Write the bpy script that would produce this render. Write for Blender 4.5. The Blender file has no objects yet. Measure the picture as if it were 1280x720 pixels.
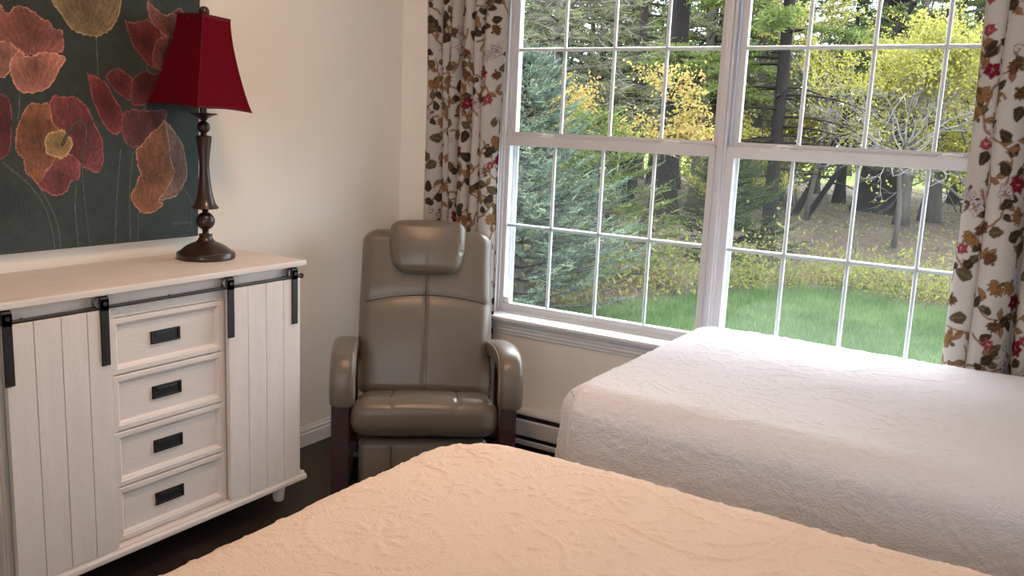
import bpy, math, random
import numpy as np
SKY, SUN, LAMP, EXPOSURE, KOUT = 8.6, 5.0, 67.0, 0.04, .88
from mathutils import Vector, Matrix

scene = bpy.context.scene
COL = scene.collection
PI = math.pi
rnd = random.Random(7)

# ------------------------------------------------------------------ materials
def new_mat(name):
    m = bpy.data.materials.new(name); m.use_nodes = True
    nt = m.node_tree; nt.nodes.clear()
    out = nt.nodes.new('ShaderNodeOutputMaterial')
    return m, nt, out

def N(nt, kind, **kw):
    n = nt.nodes.new(kind)
    for k, v in kw.items():
        if k in n.inputs: n.inputs[k].default_value = v
        else: setattr(n, k, v)
    return n

def surf(name, col, rough=.5, var=.06, scale=8, stretch=(1, 1, 1), bump=0., bscale=60, metal=0., attr=None,
         coat=0., sheen=0., transl=0., spec=.5, detail=4, sss=0):
    """principled material: base colour with a little noise variation and an optional bump"""
    m, nt, out = new_mat(name); L = nt.links.new
    b = N(nt, 'ShaderNodeBsdfPrincipled', Roughness=rough, Metallic=metal)
    b.inputs['Specular IOR Level'].default_value = spec
    b.inputs['Coat Weight'].default_value = coat
    b.inputs['Sheen Weight'].default_value = sheen
    tc = N(nt, 'ShaderNodeTexCoord'); mp = N(nt, 'ShaderNodeMapping'); mp.inputs['Scale'].default_value = stretch
    L(tc.outputs['Object'], mp.inputs['Vector'])
    no = N(nt, 'ShaderNodeTexNoise', Scale=scale, Detail=detail)
    L(mp.outputs[0], no.inputs['Vector'])
    mr = N(nt, 'ShaderNodeMapRange'); mr.inputs['To Min'].default_value = 1 - var; mr.inputs['To Max'].default_value = 1 + var
    L(no.outputs['Fac'], mr.inputs['Value'])
    mx = N(nt, 'ShaderNodeMix', data_type='RGBA', blend_type='MULTIPLY'); mx.inputs[0].default_value = 1
    if attr:
        a = N(nt, 'ShaderNodeAttribute', attribute_name=attr); L(a.outputs['Color'], mx.inputs[6])
    else:
        mx.inputs[6].default_value = (*col, 1)
    L(mr.outputs[0], mx.inputs[7]); L(mx.outputs[2], b.inputs['Base Color'])
    if bump:
        n2 = N(nt, 'ShaderNodeTexNoise', Scale=bscale, Detail=5); L(mp.outputs[0], n2.inputs['Vector'])
        bp = N(nt, 'ShaderNodeBump', Strength=bump, Distance=.01); L(n2.outputs['Fac'], bp.inputs['Height'])
        L(bp.outputs[0], b.inputs['Normal'])
    if transl:
        t = N(nt, 'ShaderNodeBsdfTranslucent'); L(mx.outputs[2], t.inputs['Color'])
        ms = N(nt, 'ShaderNodeMixShader'); ms.inputs[0].default_value = transl
        L(b.outputs[0], ms.inputs[1]); L(t.outputs[0], ms.inputs[2]); L(ms.outputs[0], out.inputs[0])
    else:
        L(b.outputs[0], out.inputs[0])
    return m

def quilt_mat(name, col):
    m, nt, out = new_mat(name); L = nt.links.new
    b = N(nt, 'ShaderNodeBsdfPrincipled', Roughness=.9); b.inputs['Specular IOR Level'].default_value = .15; b.inputs['Sheen Weight'].default_value = .12
    b.inputs['Base Color'].default_value = (*col, 1)
    tc = N(nt, 'ShaderNodeTexCoord'); n0 = N(nt, 'ShaderNodeTexNoise', Scale=9., Detail=2); L(tc.outputs['Object'], n0.inputs['Vector'])
    mx = N(nt, 'ShaderNodeMix', data_type='RGBA', blend_type='LINEAR_LIGHT'); mx.inputs[0].default_value = .05
    L(tc.outputs['Object'], mx.inputs[6]); L(n0.outputs['Color'], mx.inputs[7])
    mp = N(nt, 'ShaderNodeMapping'); mp.inputs['Scale'].default_value = (1, 1.9, 1.4); mp.inputs['Rotation'].default_value = (0, 0, .6); L(mx.outputs[2], mp.inputs['Vector'])
    vo = N(nt, 'ShaderNodeTexVoronoi', feature='DISTANCE_TO_EDGE', Scale=55.); L(mp.outputs[0], vo.inputs['Vector'])
    r1 = N(nt, 'ShaderNodeMapRange'); r1.inputs['From Max'].default_value = .22; L(vo.outputs['Distance'], r1.inputs['Value'])
    wv = N(nt, 'ShaderNodeTexWave', Scale=52., Distortion=2.2, Detail=1.); wv.bands_direction = 'DIAGONAL'; L(tc.outputs['Object'], wv.inputs['Vector'])
    a = N(nt, 'ShaderNodeMath', operation='MULTIPLY_ADD'); L(wv.outputs['Fac'], a.inputs[0]); a.inputs[1].default_value = .05; L(r1.outputs[0], a.inputs[2])
    bp = N(nt, 'ShaderNodeBump', Strength=.34, Distance=.0026); L(a.outputs[0], bp.inputs['Height']); L(bp.outputs[0], b.inputs['Normal'])
    L(b.outputs[0], out.inputs[0]); return m

def emit_mat(name, col, s):
    m, nt, out = new_mat(name); e = N(nt, 'ShaderNodeEmission', Color=(*col, 1), Strength=s)
    nt.links.new(e.outputs[0], out.inputs[0]); return m

def leaf_mat(name, cols, transl=.35, scale=1.3):
    """foliage: colour varies in soft clumps and leaf by leaf"""
    m, nt, out = new_mat(name); L = nt.links.new
    tc = N(nt, 'ShaderNodeTexCoord')
    n1 = N(nt, 'ShaderNodeTexNoise', Scale=scale, Detail=2); L(tc.outputs['Object'], n1.inputs['Vector'])
    n2 = N(nt, 'ShaderNodeTexWhiteNoise', noise_dimensions='1D')
    at_ = N(nt, 'ShaderNodeAttribute', attribute_name='rnd'); L(at_.outputs['Fac'], n2.inputs['W'])
    ad = N(nt, 'ShaderNodeMath', operation='MULTIPLY_ADD'); L(n2.outputs['Value'], ad.inputs[0]); ad.inputs[1].default_value = .55
    sb = N(nt, 'ShaderNodeMath', operation='MULTIPLY_ADD'); L(n1.outputs['Fac'], sb.inputs[0]); sb.inputs[1].default_value = 1.3; sb.inputs[2].default_value = -.42
    L(sb.outputs[0], ad.inputs[2])
    cr = N(nt, 'ShaderNodeValToRGB')
    e = cr.color_ramp.elements
    while len(e) < len(cols): e.new(.5)
    for i, c in enumerate(cols):
        e[i].position = i / (len(cols) - 1); e[i].color = (*[v * KOUT for v in c], 1)
    L(ad.outputs[0], cr.inputs[0])
    d = N(nt, 'ShaderNodeBsdfDiffuse'); t = N(nt, 'ShaderNodeBsdfTranslucent'); ms = N(nt, 'ShaderNodeMixShader')
    ms.inputs[0].default_value = transl
    L(cr.outputs[0], d.inputs[0]); L(cr.outputs[0], t.inputs[0]); L(d.outputs[0], ms.inputs[1]); L(t.outputs[0], ms.inputs[2])
    L(ms.outputs[0], out.inputs[0]); return m

def planks_mat():
    m, nt, out = new_mat('dark_wood_floor'); L = nt.links.new
    tc = N(nt, 'ShaderNodeTexCoord'); mp = N(nt, 'ShaderNodeMapping'); L(tc.outputs['Object'], mp.inputs[0])
    br = N(nt, 'ShaderNodeTexBrick', Scale=1.0)
    br.inputs['Color1'].default_value = (.030, .019, .014, 1); br.inputs['Color2'].default_value = (.018, .012, .010, 1)
    br.inputs['Mortar'].default_value = (.006, .004, .004, 1); br.inputs['Mortar Size'].default_value = .0025
    br.inputs['Brick Width'].default_value = 1.2; br.inputs['Row Height'].default_value = .125
    L(mp.outputs[0], br.inputs['Vector'])
    mp2 = N(nt, 'ShaderNodeMapping'); mp2.inputs['Scale'].default_value = (3, 45, 1); L(tc.outputs['Object'], mp2.inputs[0])
    no = N(nt, 'ShaderNodeTexNoise', Scale=2, Detail=6); L(mp2.outputs[0], no.inputs[0])
    mr = N(nt, 'ShaderNodeMapRange'); mr.inputs['To Min'].default_value = .4; mr.inputs['To Max'].default_value = 1.9; L(no.outputs['Fac'], mr.inputs[0])
    mx = N(nt, 'ShaderNodeMix', data_type='RGBA', blend_type='MULTIPLY'); mx.inputs[0].default_value = 1
    L(br.outputs['Color'], mx.inputs[6]); L(mr.outputs[0], mx.inputs[7])
    b = N(nt, 'ShaderNodeBsdfPrincipled', Roughness=.42); L(mx.outputs[2], b.inputs['Base Color'])
    bp = N(nt, 'ShaderNodeBump', Strength=.25, Distance=.004); L(no.outputs['Fac'], bp.inputs['Height']); L(bp.outputs[0], b.inputs['Normal'])
    L(b.outputs[0], out.inputs[0]); return m

def glass_mat():
    m, nt, out = new_mat('window_glass'); L = nt.links.new
    fr = N(nt, 'ShaderNodeFresnel', IOR=1.5); tr = N(nt, 'ShaderNodeBsdfTransparent'); tr.inputs[0].default_value = (.97, .985, .98, 1)
    gl = N(nt, 'ShaderNodeBsdfGlossy', Roughness=.0); ms = N(nt, 'ShaderNodeMixShader')
    L(fr.outputs[0], ms.inputs[0]); L(tr.outputs[0], ms.inputs[1]); L(gl.outputs[0], ms.inputs[2]); L(ms.outputs[0], out.inputs[0]); return m

def screen_mat():
    m, nt, out = new_mat('grey_insect_mesh'); L = nt.links.new
    tr = N(nt, 'ShaderNodeBsdfTransparent'); d = N(nt, 'ShaderNodeBsdfDiffuse'); d.inputs[0].default_value = (.20, .22, .23, 1)
    t = N(nt, 'ShaderNodeBsdfTranslucent'); t.inputs[0].default_value = (.20, .22, .23, 1)
    a = N(nt, 'ShaderNodeMixShader'); a.inputs[0].default_value = .5; L(d.outputs[0], a.inputs[1]); L(t.outputs[0], a.inputs[2])
    ms = N(nt, 'ShaderNodeMixShader'); ms.inputs[0].default_value = .045
    L(tr.outputs[0], ms.inputs[1]); L(a.outputs[0], ms.inputs[2]); L(ms.outputs[0], out.inputs[0]); return m

M = {}
M['wall'] = surf('cream_wall_paint', (.87, .825, .75), .75, .02, 3, bump=.03, bscale=180)
M['ceiling'] = surf('white_ceiling_paint', (.80, .79, .76), .85, .02, 3)
M['floor'] = planks_mat()
M['trim'] = surf('white_trim_paint', (.78, .78, .78), .38, .02, 4)
M['vinyl'] = surf('white_window_vinyl', (.60, .595, .61), .4, .02, 4)
M['glass'] = glass_mat()
M['screen'] = screen_mat()
M['heater'] = surf('white_heater_enamel', (.62, .61, .60), .45, .02, 5)
M['dark_slot'] = surf('dark_heater_inside', (.03, .03, .03), .7, .1, 20)
M['whitewash'] = surf('whitewashed_wood', (.765, .692, .64), .55, .10, 5, (6, 6, 1), bump=.12, bscale=40)
M['whitewash_h'] = surf('whitewashed_wood_across', (.755, .682, .63), .55, .10, 5, (6, 1, 6), bump=.12, bscale=40)
M['groove'] = surf('brown_board_seam', (.33, .25, .21), .8, .1, 20)  # brown backing that shows in the gaps between door boards
M['iron'] = surf('black_iron', (.012, .012, .013), .42, .15, 30, bump=.05, bscale=120)
M['iron2'] = surf('worn_black_iron', (.03, .03, .03), .38, .2, 40)
M['roller'] = surf('grey_roller_steel', (.32, .31, .30), .35, .1, 30, metal=.8)
M['bronze'] = surf('dark_bronze_resin', (.030, .014, .011), .33, .45, 14, bump=.06, bscale=50, coat=.2)
M['shade'] = surf('wine_red_shade_fabric', (.125, .0035, .011), .9, .10, 90, transl=.10, bump=.08, bscale=500, spec=.04)
M['shade_trim'] = surf('wine_red_shade_binding', (.10, .004, .010), .7, .10, 90, spec=.2)
M['leather'] = surf('taupe_leather', (.160, .131, .101), .30, .10, 5, bump=.10, bscale=220, spec=.55)
M['seam'] = surf('leather_seam', (.05, .037, .028), .6, .1, 40)
M['stitch'] = surf('tan_stitching', (.30, .25, .20), .6, .1, 80)
M['mahogany'] = surf('red_brown_wood', (.034, .009, .007), .3, .3, 6, (8, 8, 1), coat=.3)
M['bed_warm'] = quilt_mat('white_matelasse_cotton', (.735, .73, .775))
M['bed_cream'] = quilt_mat('cream_matelasse_cotton', (.775, .60, .475))  # cream cloth, its peach deepened to carry some of the orange lamplight
M['mattress'] = surf('mattress_ticking', (.6, .58, .55), .9, .03, 6)
M['bed_wood'] = surf('bed_frame_wood', (.05, .03, .02), .5, .2, 6)
M['curtain'] = surf('printed_curtain_linen', None, .9, .03, 40, attr='pat', transl=.30, spec=.1, bump=.06, bscale=700)
M['paint'] = surf('oil_paint', None, .55, .16, 70, attr='pat', bump=.25, bscale=130, spec=.3)
M['canvas_edge'] = surf('painted_canvas_edge', (.03, .032, .032), .6, .1, 30)

# ------------------------------------------------------------------ mesh helpers
class MB:
    """collects faces of ONE mesh"""
    def __init__(s): s.v = []; s.f = []; s.m = []
    def add(s, vs, fs, mi=0):
        o = len(s.v); s.v += [tuple(v) for v in vs]
        for f in fs: s.f.append([i + o for i in f]); s.m.append(mi)
        return s
    def box(s, x0, x1, y0, y1, z0, z1, b=0., mi=0):
        if b <= 0:
            vs = [(x, y, z) for x in (x0, x1) for y in (y0, y1) for z in (z0, z1)]
            s.add(vs, [(0, 1, 3, 2), (4, 6, 7, 5), (0, 4, 5, 1), (2, 3, 7, 6), (0, 2, 6, 4), (1, 5, 7, 3)], mi)
        else:
            c = ((x0 + x1) / 2, (y0 + y1) / 2, (z0 + z1) / 2)
            b = min(b, (x1 - x0) * .49, (y1 - y0) * .49, (z1 - z0) * .49)
            vs, fs = rbox((x1 - x0), (y1 - y0), (z1 - z0), b, 1, (1, 1, 1))
            s.add([(v[0] + c[0], v[1] + c[1], v[2] + c[2]) for v in vs], fs, mi)
        return s
    def prism(s, prof, a0, a1, axis='x', mi=0):
        """extrude a closed 2-D profile along an axis; profile pairs are the other two axes in order"""
        n = len(prof)
        def P(a, p):
            return {'x': (a, p[0], p[1]), 'y': (p[0], a, p[1]), 'z': (p[0], p[1], a)}[axis]
        vs = [P(a0, p) for p in prof] + [P(a1, p) for p in prof]
        fs = [(i, (i + 1) % n, n + (i + 1) % n, n + i) for i in range(n)] + [tuple(range(n - 1, -1, -1)), tuple(range(n, 2 * n))]
        return s.add(vs, fs, mi)
    def lathe(s, prof, c=(0, 0, 0), seg=40, mi=0):
        n = len(prof); vs = []; fs = []
        for r, z in prof:
            for k in range(seg):
                a = 2 * PI * k / seg; vs.append((c[0] + r * math.cos(a), c[1] + r * math.sin(a), c[2] + z))
        for i in range(n - 1):
            for k in range(seg):
                k2 = (k + 1) % seg
                fs.append((i * seg + k, i * seg + k2, (i + 1) * seg + k2, (i + 1) * seg + k))
        fs.append(tuple(range(seg - 1, -1, -1))); fs.append(tuple(range((n - 1) * seg, n * seg)))
        return s.add(vs, fs, mi)
    def tube(s, pts, rad, seg=8, mi=0):
        pts = [Vector(p) for p in pts]; n = len(pts)
        rads = rad if isinstance(rad, (list, tuple)) else [rad] * n
        vs = []; fs = []; up = Vector((0, 0, 1)); prev = None
        for i in range(n):
            d = (pts[min(i + 1, n - 1)] - pts[max(i - 1, 0)]).normalized()
            if prev is None:
                a = d.cross(up)
                if a.length < .05: a = d.cross(Vector((1, 0, 0)))
            else: a = prev - d * prev.dot(d)
            a.normalize(); prev = a; b = d.cross(a)
            for k in range(seg):
                t = 2 * PI * k / seg; vs.append(pts[i] + (a * math.cos(t) + b * math.sin(t)) * rads[i])
        for i in range(n - 1):
            for k in range(seg):
                k2 = (k + 1) % seg; fs.append((i * seg + k, i * seg + k2, (i + 1) * seg + k2, (i + 1) * seg + k))
        fs.append(tuple(range(seg - 1, -1, -1))); fs.append(tuple(range((n - 1) * seg, n * seg)))
        return s.add(vs, fs, mi)
    def xf(s, fn): s.v = [tuple(fn(v)) for v in s.v]; return s
    def build(s, name, mats, parent=None, smooth=None, loc=None):
        me = bpy.data.meshes.new(name); me.from_pydata(s.v, [], s.f)
        if not isinstance(mats, (list, tuple)): mats = [mats]
        for m in mats: me.materials.append(m)
        if len(mats) > 1: me.polygons.foreach_set('material_index', s.m)
        me.update()
        import bmesh
        bm = bmesh.new(); bm.from_mesh(me); bmesh.ops.recalc_face_normals(bm, faces=bm.faces); bm.to_mesh(me); bm.free()
        if smooth is not None:
            me.polygons.foreach_set('use_smooth', [True] * len(me.polygons))
            if smooth < 180: me.set_sharp_from_angle(angle=math.radians(smooth))
        o = bpy.data.objects.new(name, me); COL.objects.link(o)
        if parent: o.parent = parent
        if loc: o.location = loc
        return o

def rbox(sx, sy, sz, r, arc=3, mid=(1, 1, 1)):
    """box of the given outer size with rounded edges; mid = how many pieces across the flat of each axis"""
    def ticks(s_, m_):
        h = s_ / 2; inn = h - r
        a = [-h + r * (1 - math.cos(PI / 4 * k / arc) / math.cos(0)) for k in range(arc)]
        t = [math.tan(PI / 4 * (1 - k / arc)) for k in range(arc)]
        lo = [-inn - r * x for x in t]
        md = [-inn + 2 * inn * k / m_ for k in range(m_ + 1)]
        return lo + md + [-x for x in reversed(lo)]
    T = [ticks(s_, m_) for s_, m_ in zip((sx, sy, sz), mid)]
    half = (sx / 2, sy / 2, sz / 2); idx = {}; vs = []; fs = []
    def vid(p):
        k = tuple(round(c, 7) for c in p)
        if k not in idx:
            inn = [max(-(h - r), min(h - r, c)) for c, h in zip(p, half)]
            d = [c - i for c, i in zip(p, inn)]; l = math.sqrt(sum(x * x for x in d)) or 1
            idx[k] = len(vs); vs.append(tuple(i + x / l * r for i, x in zip(inn, d)))
        return idx[k]
    for ax in range(3):
        u, w = [(1, 2), (2, 0), (0, 1)][ax]
        for sg in (-1, 1):
            for i in range(len(T[u]) - 1):
                for j in range(len(T[w]) - 1):
                    q = []
                    for (a, b) in ((i, j), (i + 1, j), (i + 1, j + 1), (i, j + 1)):
                        p = [0, 0, 0]; p[ax] = sg * half[ax]; p[u] = T[u][a]; p[w] = T[w][b]; q.append(vid(p))
                    if len(set(q)) == 4: fs.append(tuple(q if sg > 0 else q[::-1]))
    return vs, fs

def tag(o, label=None, cat=None, group=None, kind=None):
    if label: o['label'] = label
    if cat: o['category'] = cat
    if group: o['group'] = group
    if kind: o['kind'] = kind
    return o

def empty(name, loc, rz=0., **kw):
    o = bpy.data.objects.new(name, None); o.empty_display_size = .1; COL.objects.link(o)
    o.location = loc; o.rotation_euler = (0, 0, rz); tag(o, **kw); return o

def big_mesh(name, V, F, mats, parent=None, smooth=False, attr=None, rndattr=None, mi=None):
    """numpy arrays straight into a mesh; F is (n,3) or (n,4)"""
    V = np.asarray(V, np.float32); F = np.asarray(F, np.int32); n, k = F.shape
    me = bpy.data.meshes.new(name)
    me.vertices.add(len(V)); me.vertices.foreach_set('co', V.ravel())
    me.loops.add(n * k); me.loops.foreach_set('vertex_index', F.ravel())
    me.polygons.add(n); me.polygons.foreach_set('loop_start', np.arange(0, n * k, k, dtype=np.int32))
    for m in (mats if isinstance(mats, (list, tuple)) else [mats]): me.materials.append(m)
    if mi is not None: me.polygons.foreach_set('material_index', np.asarray(mi, np.int32))
    me.polygons.foreach_set('use_smooth', np.full(n, bool(smooth)))
    me.update(calc_edges=True); me.validate()
    if attr is not None:
        a = me.attributes.new('pat', 'FLOAT_COLOR', 'POINT')
        a.data.foreach_set('color', np.concatenate([attr, np.ones((len(attr), 1))], 1).astype(np.float32).ravel())
    if rndattr is not None:
        a = me.attributes.new('rnd', 'FLOAT', 'POINT'); a.data.foreach_set('value', np.asarray(rndattr, np.float32))
    o = bpy.data.objects.new(name, me); COL.objects.link(o)
    if parent: o.parent = parent
    return o

# ------------------------------------------------------------------ 2-D pattern rasters (for cloth print, painting and quilting)
def vnoise(shape, cell, rs):
    h, w = shape; g = rs.rand(int(h / cell) + 3, int(w / cell) + 3)
    y = np.arange(h) / cell; x = np.arange(w) / cell
    yi = y.astype(int); xi = x.astype(int); fy = (y - yi)[:, None]; fx = (x - xi)[None, :]
    fy = fy * fy * (3 - 2 * fy); fx = fx * fx * (3 - 2 * fx)
    a = g[yi][:, xi]; b = g[yi][:, xi + 1]; c = g[yi + 1][:, xi]; d = g[yi + 1][:, xi + 1]
    return (a * (1 - fx) + b * fx) * (1 - fy) + (c * (1 - fx) + d * fx) * fy

class Ras:
    def __init__(s, u0, v0, w, h, step, bg, seed=1):
        s.u0, s.v0, s.st = u0, v0, step; s.nx = int(round(w / step)) + 1; s.ny = int(round(h / step)) + 1
        s.a = np.tile(np.array(bg, float), (s.ny, s.nx, 1)); s.rs = np.random.RandomState(seed)
    def window(s, pts, pad=0.):
        p = np.asarray(pts, float)
        x0 = max(0, int((p[:, 0].min() - pad - s.u0) / s.st)); x1 = min(s.nx, int((p[:, 0].max() + pad - s.u0) / s.st) + 2)
        y0 = max(0, int((p[:, 1].min() - pad - s.v0) / s.st)); y1 = min(s.ny, int((p[:, 1].max() + pad - s.v0) / s.st) + 2)
        if x0 >= x1 or y0 >= y1: return None
        X, Y = np.meshgrid(s.u0 + np.arange(x0, x1) * s.st, s.v0 + np.arange(y0, y1) * s.st)
        return (slice(y0, y1), slice(x0, x1)), X, Y
    def inside(s, pts, X, Y):
        m = np.zeros(X.shape, bool); n = len(pts)
        for i in range(n):
            (xa, ya), (xb, yb) = pts[i], pts[(i + 1) % n]
            if ya == yb: continue
            c = (ya > Y) != (yb > Y); m ^= c & (X < (xb - xa) * (Y - ya) / (yb - ya) + xa)
        return m
    def poly(s, pts, col, fn=None):
        w = s.window(pts)
        if w is None: return
        sl, X, Y = w; m = s.inside(pts, X, Y); c = np.broadcast_to(np.array(col, float), X.shape + (len(col),)).copy()
        if fn is not None: c = fn(c, X, Y)
        sub = s.a[sl]; sub[m] = c[m]
    def line(s, pts, r, col, mode='set', fall=False):
        r = r if isinstance(r, (list, tuple, np.ndarray)) else [r] * len(pts)
        for i in range(len(pts) - 1):
            p, q = np.array(pts[i], float), np.array(pts[i + 1], float); w = s.window([p, q], max(r[i], r[i + 1]))
            if w is None: continue
            sl, X, Y = w; d = q - p; l = d @ d + 1e-12
            t = np.clip(((X - p[0]) * d[0] + (Y - p[1]) * d[1]) / l, 0, 1)
            D = np.hypot(X - p[0] - t * d[0], Y - p[1] - t * d[1]); rr = r[i] * (1 - t) + r[i + 1] * t
            sub = s.a[sl]
            if mode == 'max':
                hgt = np.clip(1 - (D / rr) ** 2, 0, 1) * col[0]
                sub[..., 0] = np.maximum(sub[..., 0], hgt)
            else:
                m = D < rr; sub[m] = col
    def sample(s, u, v):
        x = np.clip((np.asarray(u) - s.u0) / s.st, 0, s.nx - 1.001); y = np.clip((np.asarray(v) - s.v0) / s.st, 0, s.ny - 1.001)
        xi = x.astype(int); yi = y.astype(int); fx = (x - xi)[..., None]; fy = (y - yi)[..., None]
        A = s.a
        return (A[yi, xi] * (1 - fx) + A[yi, xi + 1] * fx) * (1 - fy) + (A[yi + 1, xi] * (1 - fx) + A[yi + 1, xi + 1] * fx) * fy

def smooth_line(pts, n=10):
    """Catmull-Rom through 2-D points"""
    P = [np.array(p, float) for p in pts]; P = [2 * P[0] - P[1]] + P + [2 * P[-1] - P[-2]]; out = []
    for i in range(1, len(P) - 2):
        for k in range(n):
            t = k / n; a, b, c, d = P[i - 1], P[i], P[i + 1], P[i + 2]
            out.append(.5 * ((2 * b) + (c - a) * t + (2 * a - 5 * b + 4 * c - d) * t * t + (3 * b - a - 3 * c + d) * t ** 3))
    out.append(P[-2]); return [tuple(p) for p in out]
def srgb(r, g, b): return tuple(((c / 255 / 12.92) if c <= 10 else ((c / 255 + .055) / 1.055) ** 2.4) for c in (r, g, b))
# ================================================================== THE ROOM
XR, YB, ZC = 3.95, -5.0, 2.55
WX0, WX1, WZ0, WZ1 = .565, 2.605, .585, 2.215        # window opening

def structure(o, label=None): return tag(o, label, kind='structure')
m = MB(); m.box(-.12, XR + .12, YB - .12, .15, -.12, 0); structure(m.build('floor', M['floor']), 'dark wood plank floor')
m = MB(); m.box(-.12, XR + .12, YB - .12, .15, ZC, ZC + .12); structure(m.build('ceiling', M['ceiling']), 'white ceiling')
m = MB(); m.box(-.12, 0, YB - .12, .15, 0, ZC); structure(m.build('wall_left', M['wall']), 'cream wall behind the sideboard')
m = MB(); m.box(XR, XR + .12, YB - .12, .15, 0, ZC); structure(m.build('wall_right', M['wall']), 'cream wall at the heads of the beds')
PX0, PX1, PZ_ = 2.30, 3.84, 2.20                           # unseen patio doors, added so more daylight brightens the room
m = MB(); m.box(0, PX0, YB - .12, YB, 0, ZC); m.box(PX1, XR, YB - .12, YB, 0, ZC); m.box(PX0, PX1, YB - .12, YB, PZ_, ZC); structure(m.build('wall_back', M['wall']), 'cream wall behind the viewer')
D3 = empty('added_door_1', ((PX0 + PX1) / 2, YB - .06, 0), label='unseen glazed patio doors added behind the viewer for extra daylight', kind='structure')
for k in range(2):
    a, b = PX0 + .02 + k * .755, PX0 + .765 + k * .755; m = MB()
    m.box(a, a + .07, YB - .09, YB - .04, .02, PZ_ - .02, .004); m.box(b - .07, b, YB - .09, YB - .04, .02, PZ_ - .02, .004)
    m.box(a + .06, b - .06, YB - .09, YB - .04, .02, .14, .004); m.box(a + .06, b - .06, YB - .09, YB - .04, PZ_ - .10, PZ_ - .02, .004)
    m.xf(lambda v: (v[0] - D3.location.x, v[1] - D3.location.y, v[2])); dl = m.build('added_door_leaf', M['vinyl'], D3)
    m = MB(); m.add([(a + .06, YB - .065, .13), (b - .06, YB - .065, .13), (b - .06, YB - .065, PZ_ - .09), (a + .06, YB - .065, PZ_ - .09)], [(0, 1, 2, 3)])
    m.xf(lambda v: (v[0] - D3.location.x, v[1] - D3.location.y, v[2])); m.build('glass_pane', M['glass'], dl)

m = MB()
m.box(0, WX0, 0, .15, 0, ZC); m.box(WX1, XR, 0, .15, 0, ZC); m.box(WX0, WX1, 0, .15, 0, WZ0); m.box(WX0, WX1, 0, .15, WZ1, ZC)
structure(m.build('wall_window', M['wall']), 'cream wall around the double window')

# baseboards with a stepped top
def base_prof(t=.015, h=.09): return [(0, 0), (t, 0), (t, h - .034), (t - .003, h - .030), (t - .003, h - .016), (t - .007, h - .011), (t - .009, h), (0, h)]
m = MB(); m.prism([(p[0], p[1]) for p in base_prof()], YB, 0, 'y'); structure(m.build('baseboard_left', M['trim']), 'white moulded baseboard on the left wall')
m = MB(); m.prism([(-p[0], p[1]) for p in base_prof()], .015, .19, 'x'); structure(m.build('baseboard_window', M['trim']), 'short white baseboard under the curtain by the corner')

# window trim : casing, stool and moulded apron
m = MB()
for x0, x1 in ((WX0 - .068, WX0 + .006), (WX1 - .006, WX1 + .068)):
    m.prism([(x0, 0), (x0, -.016), (x0 + .012, -.02), (x0 + .02, -.014), (x1 - .02, -.014), (x1 - .012, -.02), (x1, -.012), (x1, 0)], WZ0, WZ1 + .06, 'z')
m.prism([(0, WZ1 - .006), (-.012, WZ1 - .006), (-.016, WZ1 + .05), (-.02, WZ1 + .07), (0, WZ1 + .07)], WX0 - .068, WX1 + .068, 'x')
structure(m.build('trim_1', M['trim']), 'white casing around the window')
m = MB()
m.prism([(.035, .588), (.035, .602), (-.044, .596), (-.052, .591), (-.052, .580), (-.046, .574), (.0, .574)], WX0 - .05, WX1 + .05, 'x')
structure(m.build('trim_2', M['trim']), 'white window stool')
m = MB()
m.prism([(0, .574), (-.036, .574), (-.036, .566), (-.028, .560), (-.024, .552), (-.024, .544), (-.018, .538), (-.018, .526), (-.012, .520), (-.012, .511), (0, .506)], WX0 - .04, WX1 + .04, 'x')
structure(m.build('trim_3', M['trim']), 'white moulded apron below the window stool')

# ------------------------------------------------------------------ windows: two double-hung units
def ring(mb, x0, x1, z0, z1, y0, y1, l, r, b, t, bev=.003):
    mb.box(x0, x0 + l, y0, y1, z0, z1, bev); mb.box(x1 - r, x1, y0, y1, z0, z1, bev)
    mb.box(x0 + l - .002, x1 - r + .002, y0, y1, z0, z0 + b, bev); mb.box(x0 + l - .002, x1 - r + .002, y0, y1, z1 - t, z1, bev)

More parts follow.
